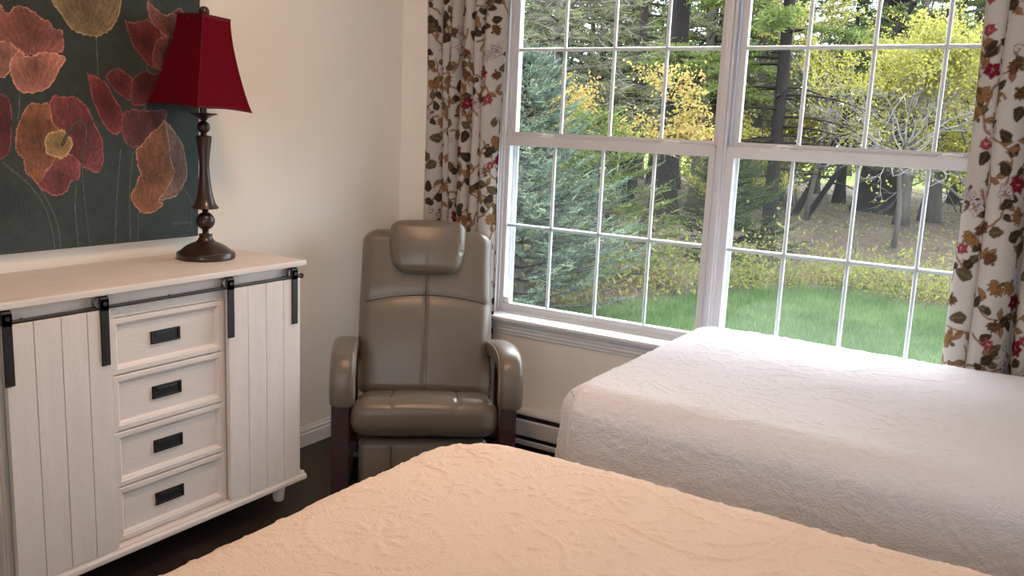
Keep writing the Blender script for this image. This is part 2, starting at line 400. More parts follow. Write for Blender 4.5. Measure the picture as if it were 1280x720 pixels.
def window_unit(k, c, fx0, fx1):
    lab = ('left double hung window with white grids beside the corner curtain', 'right double hung window with white grids behind the far bed')[k - 1]
    W = empty('window_%d' % k, (c, .08, WZ0), label=lab, kind='structure')
    off = lambda mb: mb.xf(lambda v: (v[0] - c, v[1] - .08, v[2] - WZ0))
    # vinyl outer frame: stepped jambs, head and sill
    f = MB()
    for sx in (-1, 1):
        xo = fx0 if sx < 0 else fx1
        a = lambda d: xo - sx * d
        for (d0, d1, y0, y1) in ((0, .010, .004, .135), (.010, .020, .018, .030), (.010, .017, .062, .072), (.010, .022, .108, .135)):
            f.box(min(a(d0), a(d1)), max(a(d0), a(d1)), y0, y1, WZ0, WZ1, .0015)
    f.box(fx0 + .01, fx1 - .01, .004, .135, WZ1 - .03, WZ1, .002)
    f.box(fx0 + .01, fx1 - .01, .022, .135, WZ0 + .0, .612, .002)
    off(f).build('window_frame', M['vinyl'], W)
    h = .466; P = .2362
    # upper sash (outer track)
    s = MB(); ring(s, c - h - .030, c + h + .030, 1.385, 2.195, .070, .102, .030, .030, .035, .040)
    s.box(c - h, c + h, .068, .073, 1.42, 1.427, .001)
    U = off(s).build('upper_sash', M['vinyl'], W)
    g = MB()
    for q in (-1, 0, 1): g.box(c + q * P - .0076, c + q * P + .0076, .078, .093, 1.418, 2.157, .005)
    g.box(c - h - .002, c + h + .002, .0785, .0925, 1.7875 - .0078, 1.7875 + .0078, .005)
    off(g).build('muntin_grid', M['vinyl'], U)
    g = MB(); g.add([(c - h - .005, .0765, 1.41), (c + h + .005, .0765, 1.41), (c + h + .005, .0765, 2.17), (c - h - .005, .0765, 2.17)], [(0, 1, 2, 3)])
    off(g).build('glass_pane', M['glass'], U)
    # lower sash (inner track)
    s = MB(); ring(s, c - h - .034, c + h + .026, .600, 1.402, .030, .062, .034, .026, .044, .037)
    s.box(c - h - .01, c + h + .01, .026, .034, .612, .620, .002)                       # lift rail lip
    s.box(c - h - .03, c + h + .022, .030, .064, 1.398, 1.408, .002)
    Lo = off(s).build('lower_sash', M['vinyl'], W)
    g = MB()
    for q in (-1, 0, 1): g.box(c - .004 + q * P - .0076, c - .004 + q * P + .0076, .041, .054, .640, 1.367, .005)
    g.box(c - h - .002, c + h + .002, .0415, .0535, 1.006 - .0085, 1.006 + .0085, .005)
    off(g).build('muntin_grid', M['vinyl'], Lo)
    g = MB(); g.add([(c - h - .005, .040, .635), (c + h + .005, .040, .635), (c + h + .005, .040, 1.37), (c - h - .005, .040, 1.37)], [(0, 1, 2, 3)])
    off(g).build('glass_pane', M['glass'], Lo)
    # cam locks on the meeting rail
    for q in (-.29, .29):
        x = c + q
        k_ = MB(); k_.box(x - .035, x + .035, .036, .060, 1.4075, 1.413, .002); k_.lathe([(.011, 1.412), (.011, 1.420), (.006, 1.423)], (x - .012, .048, 0), 14)
        k_.add([(x - .02, .042, 1.417), (x + .045, .030, 1.4155), (x + .048, .036, 1.4155), (x - .005, .055, 1.417), (x - .02, .042, 1.4225), (x + .045, .030, 1.4195), (x + .048, .036, 1.4195), (x - .005, .055, 1.4225)],
               [(0, 1, 2, 3), (4, 5, 6, 7), (0, 1, 5, 4), (1, 2, 6, 5), (2, 3, 7, 6), (3, 0, 4, 7)])
        off(k_).build('sash_lock', M['trim'], Lo)
    if k == 1:
        k_ = MB(); k_.box(c - h + .002, c - h + .030, .030, .046, .644, .672, .004); k_.box(c - h + .006, c - h + .02, .026, .034, .648, .660, .002)
        off(k_).build('vent_latch', M['trim'], Lo)
    # insect screen outside the lower half
    s = MB(); ring(s, c - h - .02, c + h + .02, .615, 1.40, .112, .120, .016, .016, .016, .016, .001)
    S = off(s).build('screen_frame', M['vinyl'], W)
    g = MB(); g.add([(c - h - .006, .116, .63), (c + h + .006, .116, .63), (c + h + .006, .116, 1.386), (c - h - .006, .116, 1.386)], [(0, 1, 2, 3)])
    off(g).build('insect_screen', M['screen'], S)
window_unit(1, 1.0695, WX0, 1.588)
window_unit(2, 2.1035, 1.588, WX1)

# ------------------------------------------------------------------ baseboard heater under the window
H = empty('baseboard_heater', (1.35, -.03, 0), label='long white electric baseboard heater on the wall under the window', cat='heater')
ho = lambda mb: mb.xf(lambda v: (v[0] - 1.35, v[1] + .03, v[2]))
m = MB(); m.box(.20, 2.50, -.010, 0, .018, .185); m.prism([(0, .185), (-.052, .176), (-.060, .168), (-.060, .160), (-.054, .160), (-.050, .170), (0, .176)], .20, 2.5, 'x')
m.prism([(-.010, .018), (-.062, .018), (-.066, .022), (-.066, .040), (-.060, .044), (-.056, .030), (-.010, .026)], .2, 2.5, 'x')
ho(m).build('housing', M['heater'], H)
m = MB(); m.prism([(-.062, .062), (-.066, .066), (-.066, .132), (-.060, .140), (-.056, .138), (-.060, .130), (-.060, .068)], .205, 2.495, 'x'); ho(m).build('front_panel', M['heater'], H)
m = MB(); m.box(.205, 2.495, -.046, -.011, .03, .165)
for i in range(90): m.box(.22 + i * .0252, .2215 + i * .0252, -.053, -.045, .05, .15)
ho(m).build('heating_fins', M['dark_slot'], H)
for x0, x1 in ((.19, .206), (2.494, 2.51)):
    m = MB(); m.box(x0, x1, -.068, 0, 0, .187, .004); ho(m).build('end_cap', M['heater'], H)

# ================================================================== SIDEBOARD
S = empty('sideboard', (.21, -1.63, 0), label='whitewashed farmhouse sideboard with sliding plank doors, four drawers and black iron hardware', cat='sideboard')
so = lambda mb: mb.xf(lambda v: (v[0] - .21, v[1] + 1.63, v[2]))
SY0, SY1 = -2.20, -1.062
m = MB()
m.box(.03, .030 + .012, -2.175, -1.085, .115, .915)                       # back
m.box(.03, .40, -1.103, -1.083, .112, .916, .003); m.box(.03, .40, -2.177, -2.157, .112, .916, .003)
m.box(.03, .40, -2.16, -1.10, .112, .13); m.box(.03, .40, -2.16, -1.10, .895, .916)
for y in (-1.414, -1.846): m.box(.06, .40, y - .012, y + .012, .12, .91)
m.box(.380, .402, -2.175, -1.085, .842, .916, .003)                        # apron above the doors
m.box(.384, .405, -1.845, -1.415, .838, .845, .002)
for y0, y1 in ((-1.436, -1.404), (-1.856, -1.826), (-1.115, -1.084), (-2.176, -2.145)): m.box(.375, .403, y0, y1, .112, .845, .003)
for z in (.660, .4815, .3025): m.box(.37, .392, -1.84, -1.42, z - .008, z + .008)
m.box(.37, .400, -1.84, -1.42, .110, .124, .002)
for y in (-1.0825, -2.1775):                                               # framed end panels
    s_ = 1 if y > -1.6 else -1
    for (a, b, c_, d) in ((.03, .09, .112, .912), (.34, .40, .112, .912), (.085, .345, .112, .19), (.085, .345, .85, .912)):
        m.box(a, b, min(y, y + s_ * .006), max(y, y + s_ * .006), c_, d, .002)
so(m).build('carcass', M['whitewash'], S)
m = MB(); m.box(.012, .435, SY0, SY1, .9165, .9375, .004); so(m).build('top_board', M['whitewash_h'], S)
m = MB(); m.prism([(.02, .088), (.428, .088), (.435, .094), (.435, .107), (.431, .112), (.424, .112), (.424, .117), (.42, .1205), (.02, .1205)], SY0, SY1, 'y')
so(m).build('base_moulding', M['whitewash_h'], S)
for y in (-1.12, -2.14):
    for x in (.345, .07):
        m = MB(); m.lathe([(.018, 0), (.021, .006), (.023, .03), (.029, .075), (.031, .0885)], (x, y, 0), 24); so(m).build('foot', M['whitewash'], S, 40)
def drawer(z0, z1):
    y0, y1 = -1.838, -1.4225
    d = MB()
    d.box(.10, .388, y0 + .02, y1 - .02, z0 + .012, z1 - .03)              # box behind the front
    d.box(.386, .3925, y0 + .004, y1 - .004, z0 + .004, z1 - .004)         # sunk panel
    bw = .024
    def bar(p, q, n):                                                      # mitred frame bar with an ogee inner edge
        pass
    out = [(y0, z0), (y1, z0), (y1, z1), (y0, z1)]
    prof = [(.0, .388), (.0, .4025), (.0025, .405), (bw - .008, .405), (bw - .006, .4015), (bw - .002, .400), (bw + .004, .394), (bw + .005, .3915)]
    n = len(prof); vs = []
    for (cy, cz), (sy, sz) in zip(out, ((1, 1), (-1, 1), (-1, -1), (1, -1))):
        for o_, x in prof: vs.append((x, cy + sy * o_, cz + sz * o_))
    fs = [(a * n + i, ((a + 1) % 4) * n + i, ((a + 1) % 4) * n + i + 1, a * n + i + 1) for a in range(4) for i in range(n - 1)]
    d.add(vs, fs)
    D = so(d).build('drawer', M['whitewash_h'], S)
    zc = (z0 + z1) / 2 + .003; yc = -1.642
    h = MB(); hy, hz = .0535, .0205
    h.box(.3925, .3945, yc - hy, yc + hy, zc - hz, zc + hz)
    for a, b, c_, e in ((-hy, hy, hz - .006, hz), (-hy, hy, -hz, -hz + .006), (-hy, -hy + .008, -hz, hz), (hy - .008, hy, -hz, hz)):
        h.box(.3925, .399, yc + a, yc + b, zc + c_, zc + e, .0012)
    # hooded finger pull inside the plate
    h.prism([(.3935, zc + .0145), (.3965, zc + .0145), (.3975, zc + .011), (.3975, zc + .004), (.3965, zc + .004), (.3962, zc + .009), (.395, zc + .012), (.3935, zc + .012)], yc - .036, yc + .036, 'y')
    h.xf(lambda v: (v[0] - .21, v[1] + 1.63, v[2])).build('recessed_pull', M['iron'], D)
zs = [.838, .660, .4815, .3025, .1245]
for i in range(4): drawer(zs[i + 1] + .002, zs[i] - .002)
def sliding_door(y0, y1, bounds, straps):
    d = MB()
    d.box(.407, .4245, y0 + .001, y1 - .001, .1235, .872, 0, 1)
    yy = [y0] + bounds + [y1]
    for a, b in zip(yy[:-1], yy[1:]): d.box(.409, .4275, a + .0009, b - .0009, .122, .873, .0014)
    D = so(d).build('sliding_door', [M['whitewash'], M['groove']], S)
    for yc in straps:
        s_ = MB(); w = .0132
        s_.box(.4277, .4335, yc - w, yc + w, .707, .905, .0012)
        s_.box(.4285, .4335, yc - w - .001, yc + w + .001, .872, .906, .001)
        pr = [(.4335, .872), (.4335, .906)] + [(.4335 - .0155 + .0155 * math.cos(t), .906 + .0095 * math.sin(t)) for t in np.linspace(.2, PI - .2, 7)] + [(.4025, .906), (.4025, .892), (.406, .892), (.406, .903), (.430, .903), (.430, .872)]
        s_.prism(pr, yc - w, yc + w, 'y')
        for z in (.722, .775, .828): s_.xf(lambda v: v).prism([(yc + .0045 * math.cos(t), z + .0045 * math.sin(t)) for t in np.linspace(0, 2 * PI, 9)[:-1]], .4335, .4352, 'x')
        s_.prism([(yc + .0075 * math.cos(t), .893 + .0075 * math.sin(t)) for t in np.linspace(0, 2 * PI, 7)[:-1]], .4335, .437, 'x')
        St = so(s_).build('strap_hanger', M['iron'], D)
        r = MB(); vs = []
        for rr, x in ((.010, .411), (.0165, .411), (.0165, .414), (.0125, .4165), (.0125, .4195), (.0165, .422), (.0165, .426), (.010, .426)):
            vs.append((rr, x))
        sg = 18; pts = [(x, yc - .010 + rr * math.cos(2 * PI * k / sg), .8955 + rr * math.sin(2 * PI * k / sg)) for rr, x in vs for k in range(sg)]
        fs = [(i * sg + k, i * sg + (k + 1) % sg, (i + 1) * sg + (k + 1) % sg, (i + 1) * sg + k) for i in range(len(vs) - 1) for k in range(sg)]
        fs += [tuple(range(sg)), tuple(range((len(vs) - 1) * sg, len(vs) * sg))]
        r.add(pts, fs); so(r).build('roller', M['roller'], St, 40)
sliding_door(-1.4185, -1.0885, [-1.334, -1.252, -1.170], (-1.411, -1.1195))
sliding_door(-2.161, -1.8495, [-2.081, -2.003, -1.925], (-2.154, -1.8725))
m = MB(); m.tube([(.418, -2.185, .8785), (.418, -1.072, .8785)], .0055, 10)
for y in (-1.074, -2.183): m.lathe([(.002, -.010), (.0085, -.006), (.0095, 0), (.0085, .006), (.002, .010)], (.418, y, .8785), 12)
for y in (-1.15, -1.63, -2.1): m.tube([(.400, y, .8785), (.418, y, .8785)], .005, 8)
so(m).build('door_rail', M['iron2'], S, 40)

# ================================================================== LAMP
LX, LY, LZ = .172, -1.298, .938
Lp = empty('table_lamp', (LX, LY, LZ), label='dark bronze table lamp with a wine red bell shade standing on the sideboard', cat='lamp')
m = MB(); m.lathe([(.096, 0), (.1005, .004), (.1005, .018), (.0975, .024), (.090, .0265), (.086, .030), (.072, .042), (.052, .053), (.034, .060), (.028, .066), (.0235, .074), (.0215, .081), (.0235, .083), (.0235, .087), (.012, .090)], (0, 0, 0), 48)
m.build('lamp_base', M['bronze'], Lp, 35)
m = MB()
def ball(r, zc, n=9, a0=-1.25, a1=1.25): return [(r * math.cos(t), zc + r * math.sin(t)) for t in np.linspace(a0, a1, n)]
m.lathe([(.012, .088), (.010, .096), (.013, .099), (.010, .103)] + ball(.0325, .134, 12) + [(.010, .166), (.012, .170), (.009, .174), (.012, .177), (.044, .178), (.047, .181), (.044, .186), (.036, .196), (.029, .219), (.0235, .25), (.0185, .295), (.0168, .325), (.0178, .35), (.0215, .385), (.0265, .425), (.0275, .429), (.024, .433), (.012, .435), (.010, .443)]
        + ball(.0225, .4625, 10) + [(.011, .486), (.013, .491), (.020, .496), (.033, .503), (.047, .5065), (.048, .509), (.040, .511), (.012, .512), (.012, .56)], (0, 0, 0), 40)
m.build('lamp_stem', M['bronze'], Lp, 35)
m = MB(); m.tube([(0, 0, .56), (0, 0, .60)], .016, 16)
for sg in (-1, 1): m.tube([(sg * .02, 0, .575), (sg * .06, 0, .64), (sg * .062, 0, .70), (sg * .03, 0, .79), (0, 0, .826)], .002, 6)
m.tube([(-.055, 0, .826), (.055, 0, .826)], .0015, 6); m.tube([(0, -.055, .826), (0, .055, .826)], .0015, 6)
m.build('harp_and_socket', M['roller'], Lp, 40)
# four-sided bell shade, one corner towards the room, leaning a touch
prof = [(0, .085), (.06, .087), (.16, .0915), (.28, .0985), (.42, .109), (.56, .121), (.70, .1345), (.82, .147), (.91, .1575), (1, .170)]
ZT, ZBt = .832, .530; ncs = 14; RZ = math.radians(-39 - 45 - 3)
def shade_ring(r, z, inset=0.):
    out = []
    for k in range(4):
        a0, a1 = PI / 4 + k * PI / 2, PI / 4 + (k + 1) * PI / 2
        p, q = (math.cos(a0) * r, math.sin(a0) * r), (math.cos(a1) * r, math.sin(a1) * r)
        for i in range(ncs):
            t = i / ncs; x, y = p[0] * (1 - t) + q[0] * t, p[1] * (1 - t) + q[1] * t
            bow = 1 - .035 * math.sin(PI * t); out.append((x * bow * (1 - inset), y * bow * (1 - inset), z + .005 * math.sin(PI * t) * (0 if z > .8 else 1)))
    return out
R_ = Matrix.Translation((0, 0, .70)) @ Matrix.Rotation(math.radians(3.2), 4, Vector((-.777, .629, 0)).normalized()) @ Matrix.Translation((0, 0, -.70)) @ Matrix.Rotation(RZ, 4, 'Z')
vs = []; fs = []; n = 4 * ncs
for t, r in prof: vs += shade_ring(r, ZT + (ZBt - ZT) * t)
for t, r in reversed(prof): vs += shade_ring(r, ZT + (ZBt - ZT) * t, .022)
nr = len(prof) * 2
for i in range(nr):
    for k in range(n): fs.append((i * n + k, i * n + (k + 1) % n, ((i + 1) % nr) * n + (k + 1) % n, ((i + 1) % nr) * n + k))
m = MB(); m.add(vs, fs); m.xf(lambda v: R_ @ Vector(v)); sh = m.build('lamp_shade', M['shade'], Lp, 40)
m = MB()
for z, r in ((ZT, .0865), (ZBt, .1705)):
    vs = []
    for dz, f_ in ((.006, 1.0), (.006, 1.014), (-.006, 1.014), (-.006, 1.0)): vs += [(x * f_, y * f_, zz + dz * (1 if z > .8 else .5)) for x, y, zz in shade_ring(r, z)]
    m.add(vs, [(i * n + k, i * n + (k + 1) % n, ((i + 1) % 4) * n + (k + 1) % n, ((i + 1) % 4) * n + k) for i in range(4) for k in range(n)])
for k in range(4):
    a0 = PI / 4 + k * PI / 2
    m.tube([(math.cos(a0) * r * 1.004, math.sin(a0) * r * 1.004, ZT + (ZBt - ZT) * t) for t, r in prof], .0016, 6)
m.xf(lambda v: R_ @ Vector(v)); m.build('binding', M['shade_trim'], sh, 40)
m = MB(); m.lathe([(.006, 0), (.010, .002), (.007, .008)] + ball(.0180, .0255, 10) , (0, 0, .827), 24); m.xf(lambda v: R_ @ Vector(v)); m.build('finial', M['bronze'], Lp, 40)

# ================================================================== PAINTING
PETALS=[
 ('salmon',[(-1.944,1.7426),(-1.917,1.7351),(-1.8994,1.7104),(-1.8704,1.7345),(-1.8394,1.734),(-1.8106,1.7192),(-1.7936,1.7073),(-1.7687,1.7033),(-1.759,1.6831),(-1.7334,1.6812),(-1.7258,1.6724),(-1.7296,1.624),(-1.7559,1.6095),(-1.8017,1.6007),(-1.8508,1.6034),(-1.8862,1.6186),(-1.9209,1.6289),(-1.9547,1.6412)]),
 ('peach',[(-1.953,1.6257),(-1.9209,1.6289),(-1.893,1.6271),(-1.8768,1.6149),(-1.8651,1.6091),(-1.8875,1.5793),(-1.9008,1.539),(-1.9247,1.5258),(-1.9564,1.5396)]),
 ('peach2',[(-1.865,1.6114),(-1.8462,1.5945),(-1.8217,1.5966),(-1.8015,1.6078),(-1.7559,1.6095),(-1.7224,1.598),(-1.7388,1.57),(-1.7526,1.5375),(-1.7842,1.504),(-1.8199,1.49),(-1.8594,1.4878),(-1.8828,1.51),(-1.8935,1.5442),(-1.8875,1.5793)]),
 ('gold',[(-1.7595,1.7608),(-1.7346,1.7381),(-1.7172,1.7093),(-1.6966,1.6901),(-1.6701,1.6809),(-1.6376,1.677),(-1.6099,1.6774),(-1.5816,1.6904),(-1.5585,1.713),(-1.535,1.7535),(-1.5228,1.8002),(-1.528,1.8618),(-1.5851,1.8359),(-1.6397,1.8566),(-1.6938,1.8149),(-1.7401,1.8267),(-1.7563,1.787)]),
 ('crim',[(-1.7691,1.3998),(-1.7729,1.4487),(-1.7778,1.4583),(-1.7565,1.4837),(-1.7279,1.4778),(-1.6958,1.4818),(-1.6717,1.468),(-1.6514,1.4538),(-1.6394,1.4263),(-1.6259,1.3959),(-1.6092,1.373),(-1.6011,1.3445),(-1.5987,1.3132),(-1.5934,1.2842),(-1.6171,1.2424),(-1.6454,1.2508),(-1.6676,1.2616),(-1.692,1.2825),(-1.716,1.303),(-1.7499,1.3331)]),
 ('rust',[(-1.8828,1.3682),(-1.875,1.3827),(-1.8628,1.4198),(-1.8487,1.4408),(-1.8284,1.456),(-1.806,1.4522),(-1.7855,1.4579),(-1.7729,1.4487),(-1.7691,1.3998),(-1.7488,1.378),(-1.7499,1.3331),(-1.7537,1.2855),(-1.7699,1.2681),(-1.7913,1.2484),(-1.8156,1.2065),(-1.8378,1.2295),(-1.8533,1.2471),(-1.8634,1.2864),(-1.8753,1.301),(-1.8819,1.3203)]),
 ('rose',[(-1.7505,1.3081),(-1.716,1.303),(-1.6839,1.2747),(-1.6836,1.2231),(-1.7071,1.2159),(-1.7194,1.2009),(-1.7296,1.1807),(-1.754,1.1714),(-1.7813,1.1751),(-1.8007,1.1885),(-1.8156,1.2065),(-1.7913,1.2484),(-1.7698,1.2731)]),
 ('eye',[(-1.7008,1.3335),(-1.7076,1.3195),(-1.7176,1.309),(-1.7256,1.2967),(-1.7391,1.2886),(-1.7545,1.292),(-1.7674,1.2969),(-1.7821,1.3005),(-1.7918,1.3115),(-1.7914,1.3263),(-1.791,1.3393),(-1.7907,1.354),(-1.7805,1.3652),(-1.7657,1.3689),(-1.7525,1.3739),(-1.7371,1.3776),(-1.7239,1.3699),(-1.7165,1.3577),(-1.7071,1.3474)]),
 ('dcrim',[(-1.9498,1.4714),(-1.9124,1.4756),(-1.9013,1.4551),(-1.8956,1.4154),(-1.8948,1.368),(-1.9089,1.3083),(-1.9334,1.2893),(-1.9565,1.2965)]),
 ('maroon',[(-1.5118,1.7361),(-1.4762,1.7326),(-1.4336,1.748),(-1.3964,1.7367),(-1.368,1.7135),(-1.3947,1.671),(-1.4015,1.6013),(-1.4219,1.605),(-1.4496,1.6264),(-1.4708,1.648),(-1.4871,1.6788)]),
 ('dusty',[(-1.4211,1.809),(-1.3963,1.7916),(-1.3616,1.7724),(-1.3326,1.7813),(-1.2967,1.8018),(-1.2666,1.776),(-1.2395,1.7684),(-1.2528,1.7286),(-1.283,1.7063),(-1.339,1.7005),(-1.3743,1.7181),(-1.4151,1.7528),(-1.4273,1.7875)]),
 ('dusty2',[(-1.3871,1.6903),(-1.3487,1.7022),(-1.3259,1.6831),(-1.3324,1.6257),(-1.3616,1.5937),(-1.3999,1.5961),(-1.4061,1.6328)]),
 ('crim2',[(-1.6481,1.5558),(-1.6177,1.5491),(-1.5896,1.5332),(-1.5699,1.5113),(-1.5528,1.4849),(-1.5326,1.4508),(-1.521,1.4196),(-1.5286,1.3798),(-1.5513,1.3661),(-1.5728,1.3789),(-1.5972,1.4121),(-1.6152,1.4435),(-1.6274,1.47),(-1.6325,1.4977)]),
 ('maroon2',[(-1.5837,1.5489),(-1.5633,1.5707),(-1.5399,1.5802),(-1.5135,1.5692),(-1.4882,1.5553),(-1.4779,1.5166),(-1.4888,1.4817),(-1.5202,1.4933),(-1.5524,1.5123)]),
 ('maroon3',[(-1.4898,1.5395),(-1.4653,1.5648),(-1.4344,1.5802),(-1.4031,1.5718),(-1.3745,1.5765),(-1.3584,1.5451),(-1.381,1.5003),(-1.435,1.4708),(-1.4874,1.4711)]),
 ('plum',[(-1.5272,1.401),(-1.5148,1.4357),(-1.4906,1.4498),(-1.463,1.4482),(-1.4099,1.4475),(-1.3551,1.4522),(-1.3583,1.419),(-1.3746,1.3938),(-1.4102,1.3546),(-1.4514,1.3323),(-1.4901,1.3267),(-1.5216,1.356)]),
 ('amber',[(-1.4701,1.3173),(-1.4514,1.3269),(-1.4356,1.3516),(-1.4069,1.3766),(-1.3811,1.3909),(-1.3583,1.4163),(-1.3385,1.3638),(-1.3318,1.3077),(-1.3182,1.2365),(-1.345,1.1657),(-1.3848,1.1389),(-1.3683,1.1238),(-1.3993,1.0998),(-1.4304,1.0959),(-1.459,1.1032),(-1.487,1.1364),(-1.4899,1.1603),(-1.4741,1.1956),(-1.4677,1.2147),(-1.4519,1.2336),(-1.4705,1.2669),(-1.4704,1.286)]),
 ('pale',[(-1.3583,1.4163),(-1.3286,1.392),(-1.305,1.3586),(-1.2811,1.3248),(-1.2705,1.2846),(-1.2668,1.2384),(-1.2735,1.2008),(-1.3043,1.1554),(-1.3449,1.1428),(-1.3848,1.1389),(-1.3583,1.1634),(-1.3383,1.1998),(-1.3182,1.2365),(-1.3317,1.2794),(-1.3418,1.3358)]),
]
STEMS=[
 ('st',[(-1.6155,1.6768),(-1.6124,1.6149),(-1.612,1.552)]),
 ('st',[(-1.9267,1.2773),(-1.8822,1.2404),(-1.8388,1.1974),(-1.7984,1.1328),(-1.7764,1.0546),(-1.7697,0.9943)]),
 ('st',[(-1.8231,1.2142),(-1.7863,1.1474),(-1.759,1.0766),(-1.7491,0.9976)]),
 ('st',[(-1.6936,1.2078),(-1.6982,1.1195),(-1.6896,1.0)]),
 ('st',[(-1.8693,1.4812),(-1.8707,1.4399),(-1.8768,1.4017)]),
 ('st',[(-1.5311,1.3172),(-1.548,1.1465),(-1.5558,1.0016)]),
 ('st',[(-1.4857,1.3051),(-1.4991,1.1717),(-1.4975,1.0021)]),
 ('st',[(-1.2733,1.1688),(-1.2486,1.1384),(-1.2413,1.1026),(-1.2443,1.0313)]),
 ('bud',[(-1.7367,1.3307),(-1.72,1.3635),(-1.6977,1.3942),(-1.6758,1.4023),(-1.6622,1.395),(-1.6574,1.3568),(-1.6733,1.2539),(-1.6646,1.1256),(-1.6515,0.9965)]),
]

PY0, PY1, PZ0, PZ1 = -2.62, -1.214, .997, 2.03
PC = {'salmon': (0.268, 0.092, 0.072), 'peach': (0.345, 0.160, 0.115), 'peach2': (0.411, 0.170, 0.122), 'gold': (0.228, 0.163, 0.081), 'crim': (0.200, 0.048, 0.052), 'rust': (0.268, 0.106, 0.054), 'rose': (0.222, 0.057, 0.056), 'eye': (0.347, 0.224, 0.093),
      'dcrim': (0.125, 0.022, 0.027), 'maroon': (0.129, 0.028, 0.028), 'dusty': (0.187, 0.074, 0.067), 'dusty2': (0.157, 0.057, 0.054), 'crim2': (0.184, 0.034, 0.037), 'maroon2': (0.126, 0.029, 0.031), 'maroon3': (0.104, 0.027, 0.030), 'plum': (0.138, 0.041, 0.045), 'amber': (0.313, 0.134, 0.065), 'pale': (0.274, 0.164, 0.126)}
rp = Ras(PY0, PZ0, PY1 - PY0, PZ1 - PZ0, .0026, (.028, .028, .026), 3)
cl = vnoise((rp.ny, rp.nx), 60, rp.rs)[..., None]; c2 = vnoise((rp.ny, rp.nx), 9, rp.rs)[..., None]
yy = np.linspace(0, 1, rp.nx)[None, :, None]; zz = np.linspace(0, 1, rp.ny)[:, None, None]
rp.a = (np.array((.026, .026, .024)) * (1 - yy * .75) + np.array((.036, .058, .055)) * (yy * .75)) * (1.25 - .6 * zz) * (.75 + .35 * cl + .25 * c2)
FINE = vnoise((rp.ny, rp.nx), 2.5, rp.rs); MIDN = vnoise((rp.ny, rp.nx), 14, rp.rs)
def petal(pts, col, edge=1.75):
    cx = sum(p[0] for p in pts) / len(pts); cy = sum(p[1] for p in pts) / len(pts); q = np.array(pts)
    rad = max(np.hypot(q[:, 0] - cx, q[:, 1] - cy)); fx, fy = q[:, 0].mean(), q[:, 1].min()
    def fn(c, X, Y):
        iy = np.clip(((Y - rp.v0) / rp.st).astype(int), 0, rp.ny - 1); ix = np.clip(((X - rp.u0) / rp.st).astype(int), 0, rp.nx - 1)
        ang = np.arctan2(Y - fy + .02, X - fx); st = .5 + .5 * np.sin(ang * 38 + 7 * MIDN[iy, ix])
        d = np.hypot(X - cx, Y - cy) / rad
        k = (.42 + .74 * np.clip(d, 0, 1)) * (.80 + .22 * st) * (.70 + .45 * FINE[iy, ix]) * (.72 + .5 * MIDN[iy, ix]) * 1.12
        return c * k[..., None]
    if len(pts) > 6:
        pts = smooth_line(pts + [pts[0]], 5)[:-1]
        pts = [(x + .0022 * math.sin(31 * i), y + .0022 * math.cos(17 * i)) for i, (x, y) in enumerate(pts)]
    rp.poly(pts, col, fn)
    hl = tuple(min(1, c * edge + .035) for c in col)
    h = len(pts)
    rp.line(pts + [pts[0]], [.0006 + .0012 * abs(math.sin(i * .37)) for i in range(h + 1)], hl)
# loose blooms on the parts of the canvas outside the photograph
for i, (a, b, s_, cn) in enumerate([(-2.18, 1.62, .13, 'crim'), (-2.42, 1.75, .12, 'peach2'), (-2.30, 1.36, .12, 'rust'), (-2.50, 1.45, .09, 'maroon'), (-2.06, 1.93, .09, 'salmon'), (-1.45, 1.97, .08, 'crim2')]):
    rp.line(smooth_line([(a, b), (a + .03, b - .2), (a - .02, PZ0)]), .0016, (.10, .115, .10))
    for k in range(3): petal([(a + s_ * (.45 + .55 * abs(math.cos(t - k))) * math.cos(t), b + s_ * (.5 + .4 * abs(math.sin(t + k))) * math.sin(t)) for t in np.linspace(0, 2 * PI, 15)[:-1]][(k * 4):(k * 4) + 11], PC[cn])
for nme, pts in STEMS:
    if nme == 'st': rp.line(smooth_line(pts), .0016, (.115, .125, .105))
for nme, pts in PETALS: petal(list(pts), PC[nme])
for nme, pts in STEMS:
    if nme == 'bud': rp.line(smooth_line(pts), [.0055] * 12 + [.0035] * 200, (.035, .038, .030)); rp.line([(x + .002, y + .002) for x, y in smooth_line(pts)], .0011, (.12, .12, .10))
for k in range(7):                                                         # the small faint signature
    x = -1.325 + k * .0105; rp.line(smooth_line([(x, 1.046), (x + .003, 1.056), (x + .005, 1.046), (x + .008, 1.053)], 5), .0011, (.10, .12, .11))
P = empty('flower_painting', (.02, (PY0 + PY1) / 2, PZ0), label='dark unframed canvas of red, orange and pale poppies hanging above the sideboard', cat='painting')
gx, gz = rp.nx, rp.ny
yv = PY0 + np.arange(gx) * rp.st; zv = PZ0 + np.arange(gz) * rp.st
Y, Z = np.meshgrid(yv, zv); X = .025 + .042 * (Z - 1.0) + .0004 * FINE
V = np.stack([X - .02, Y - (PY0 + PY1) / 2, Z - PZ0], -1).reshape(-1, 3)
ii = (np.arange(gz - 1)[:, None] * gx + np.arange(gx - 1)[None, :]).ravel()
big_mesh('painted_canvas', V, np.stack([ii, ii + 1, ii + gx + 1, ii + gx], 1), M['paint'], P, True, rp.a.reshape(-1, 3))
m = MB(); xb = lambda z: .0245 + .042 * (z - 1.0)
yc_ = (PY0 + PY1) / 2
vs = [(xb(z) - d - .02, y - yc_, z - PZ0) for z in (PZ0, zv[-1]) for y in (PY0, yv[-1]) for d in (0, .022)]
m.add(vs, [(0, 1, 3, 2), (4, 6, 7, 5), (0, 4, 5, 1), (2, 3, 7, 6), (1, 5, 7, 3), (0, 2, 6, 4)]); m.build('stretcher', M['canvas_edge'], P)

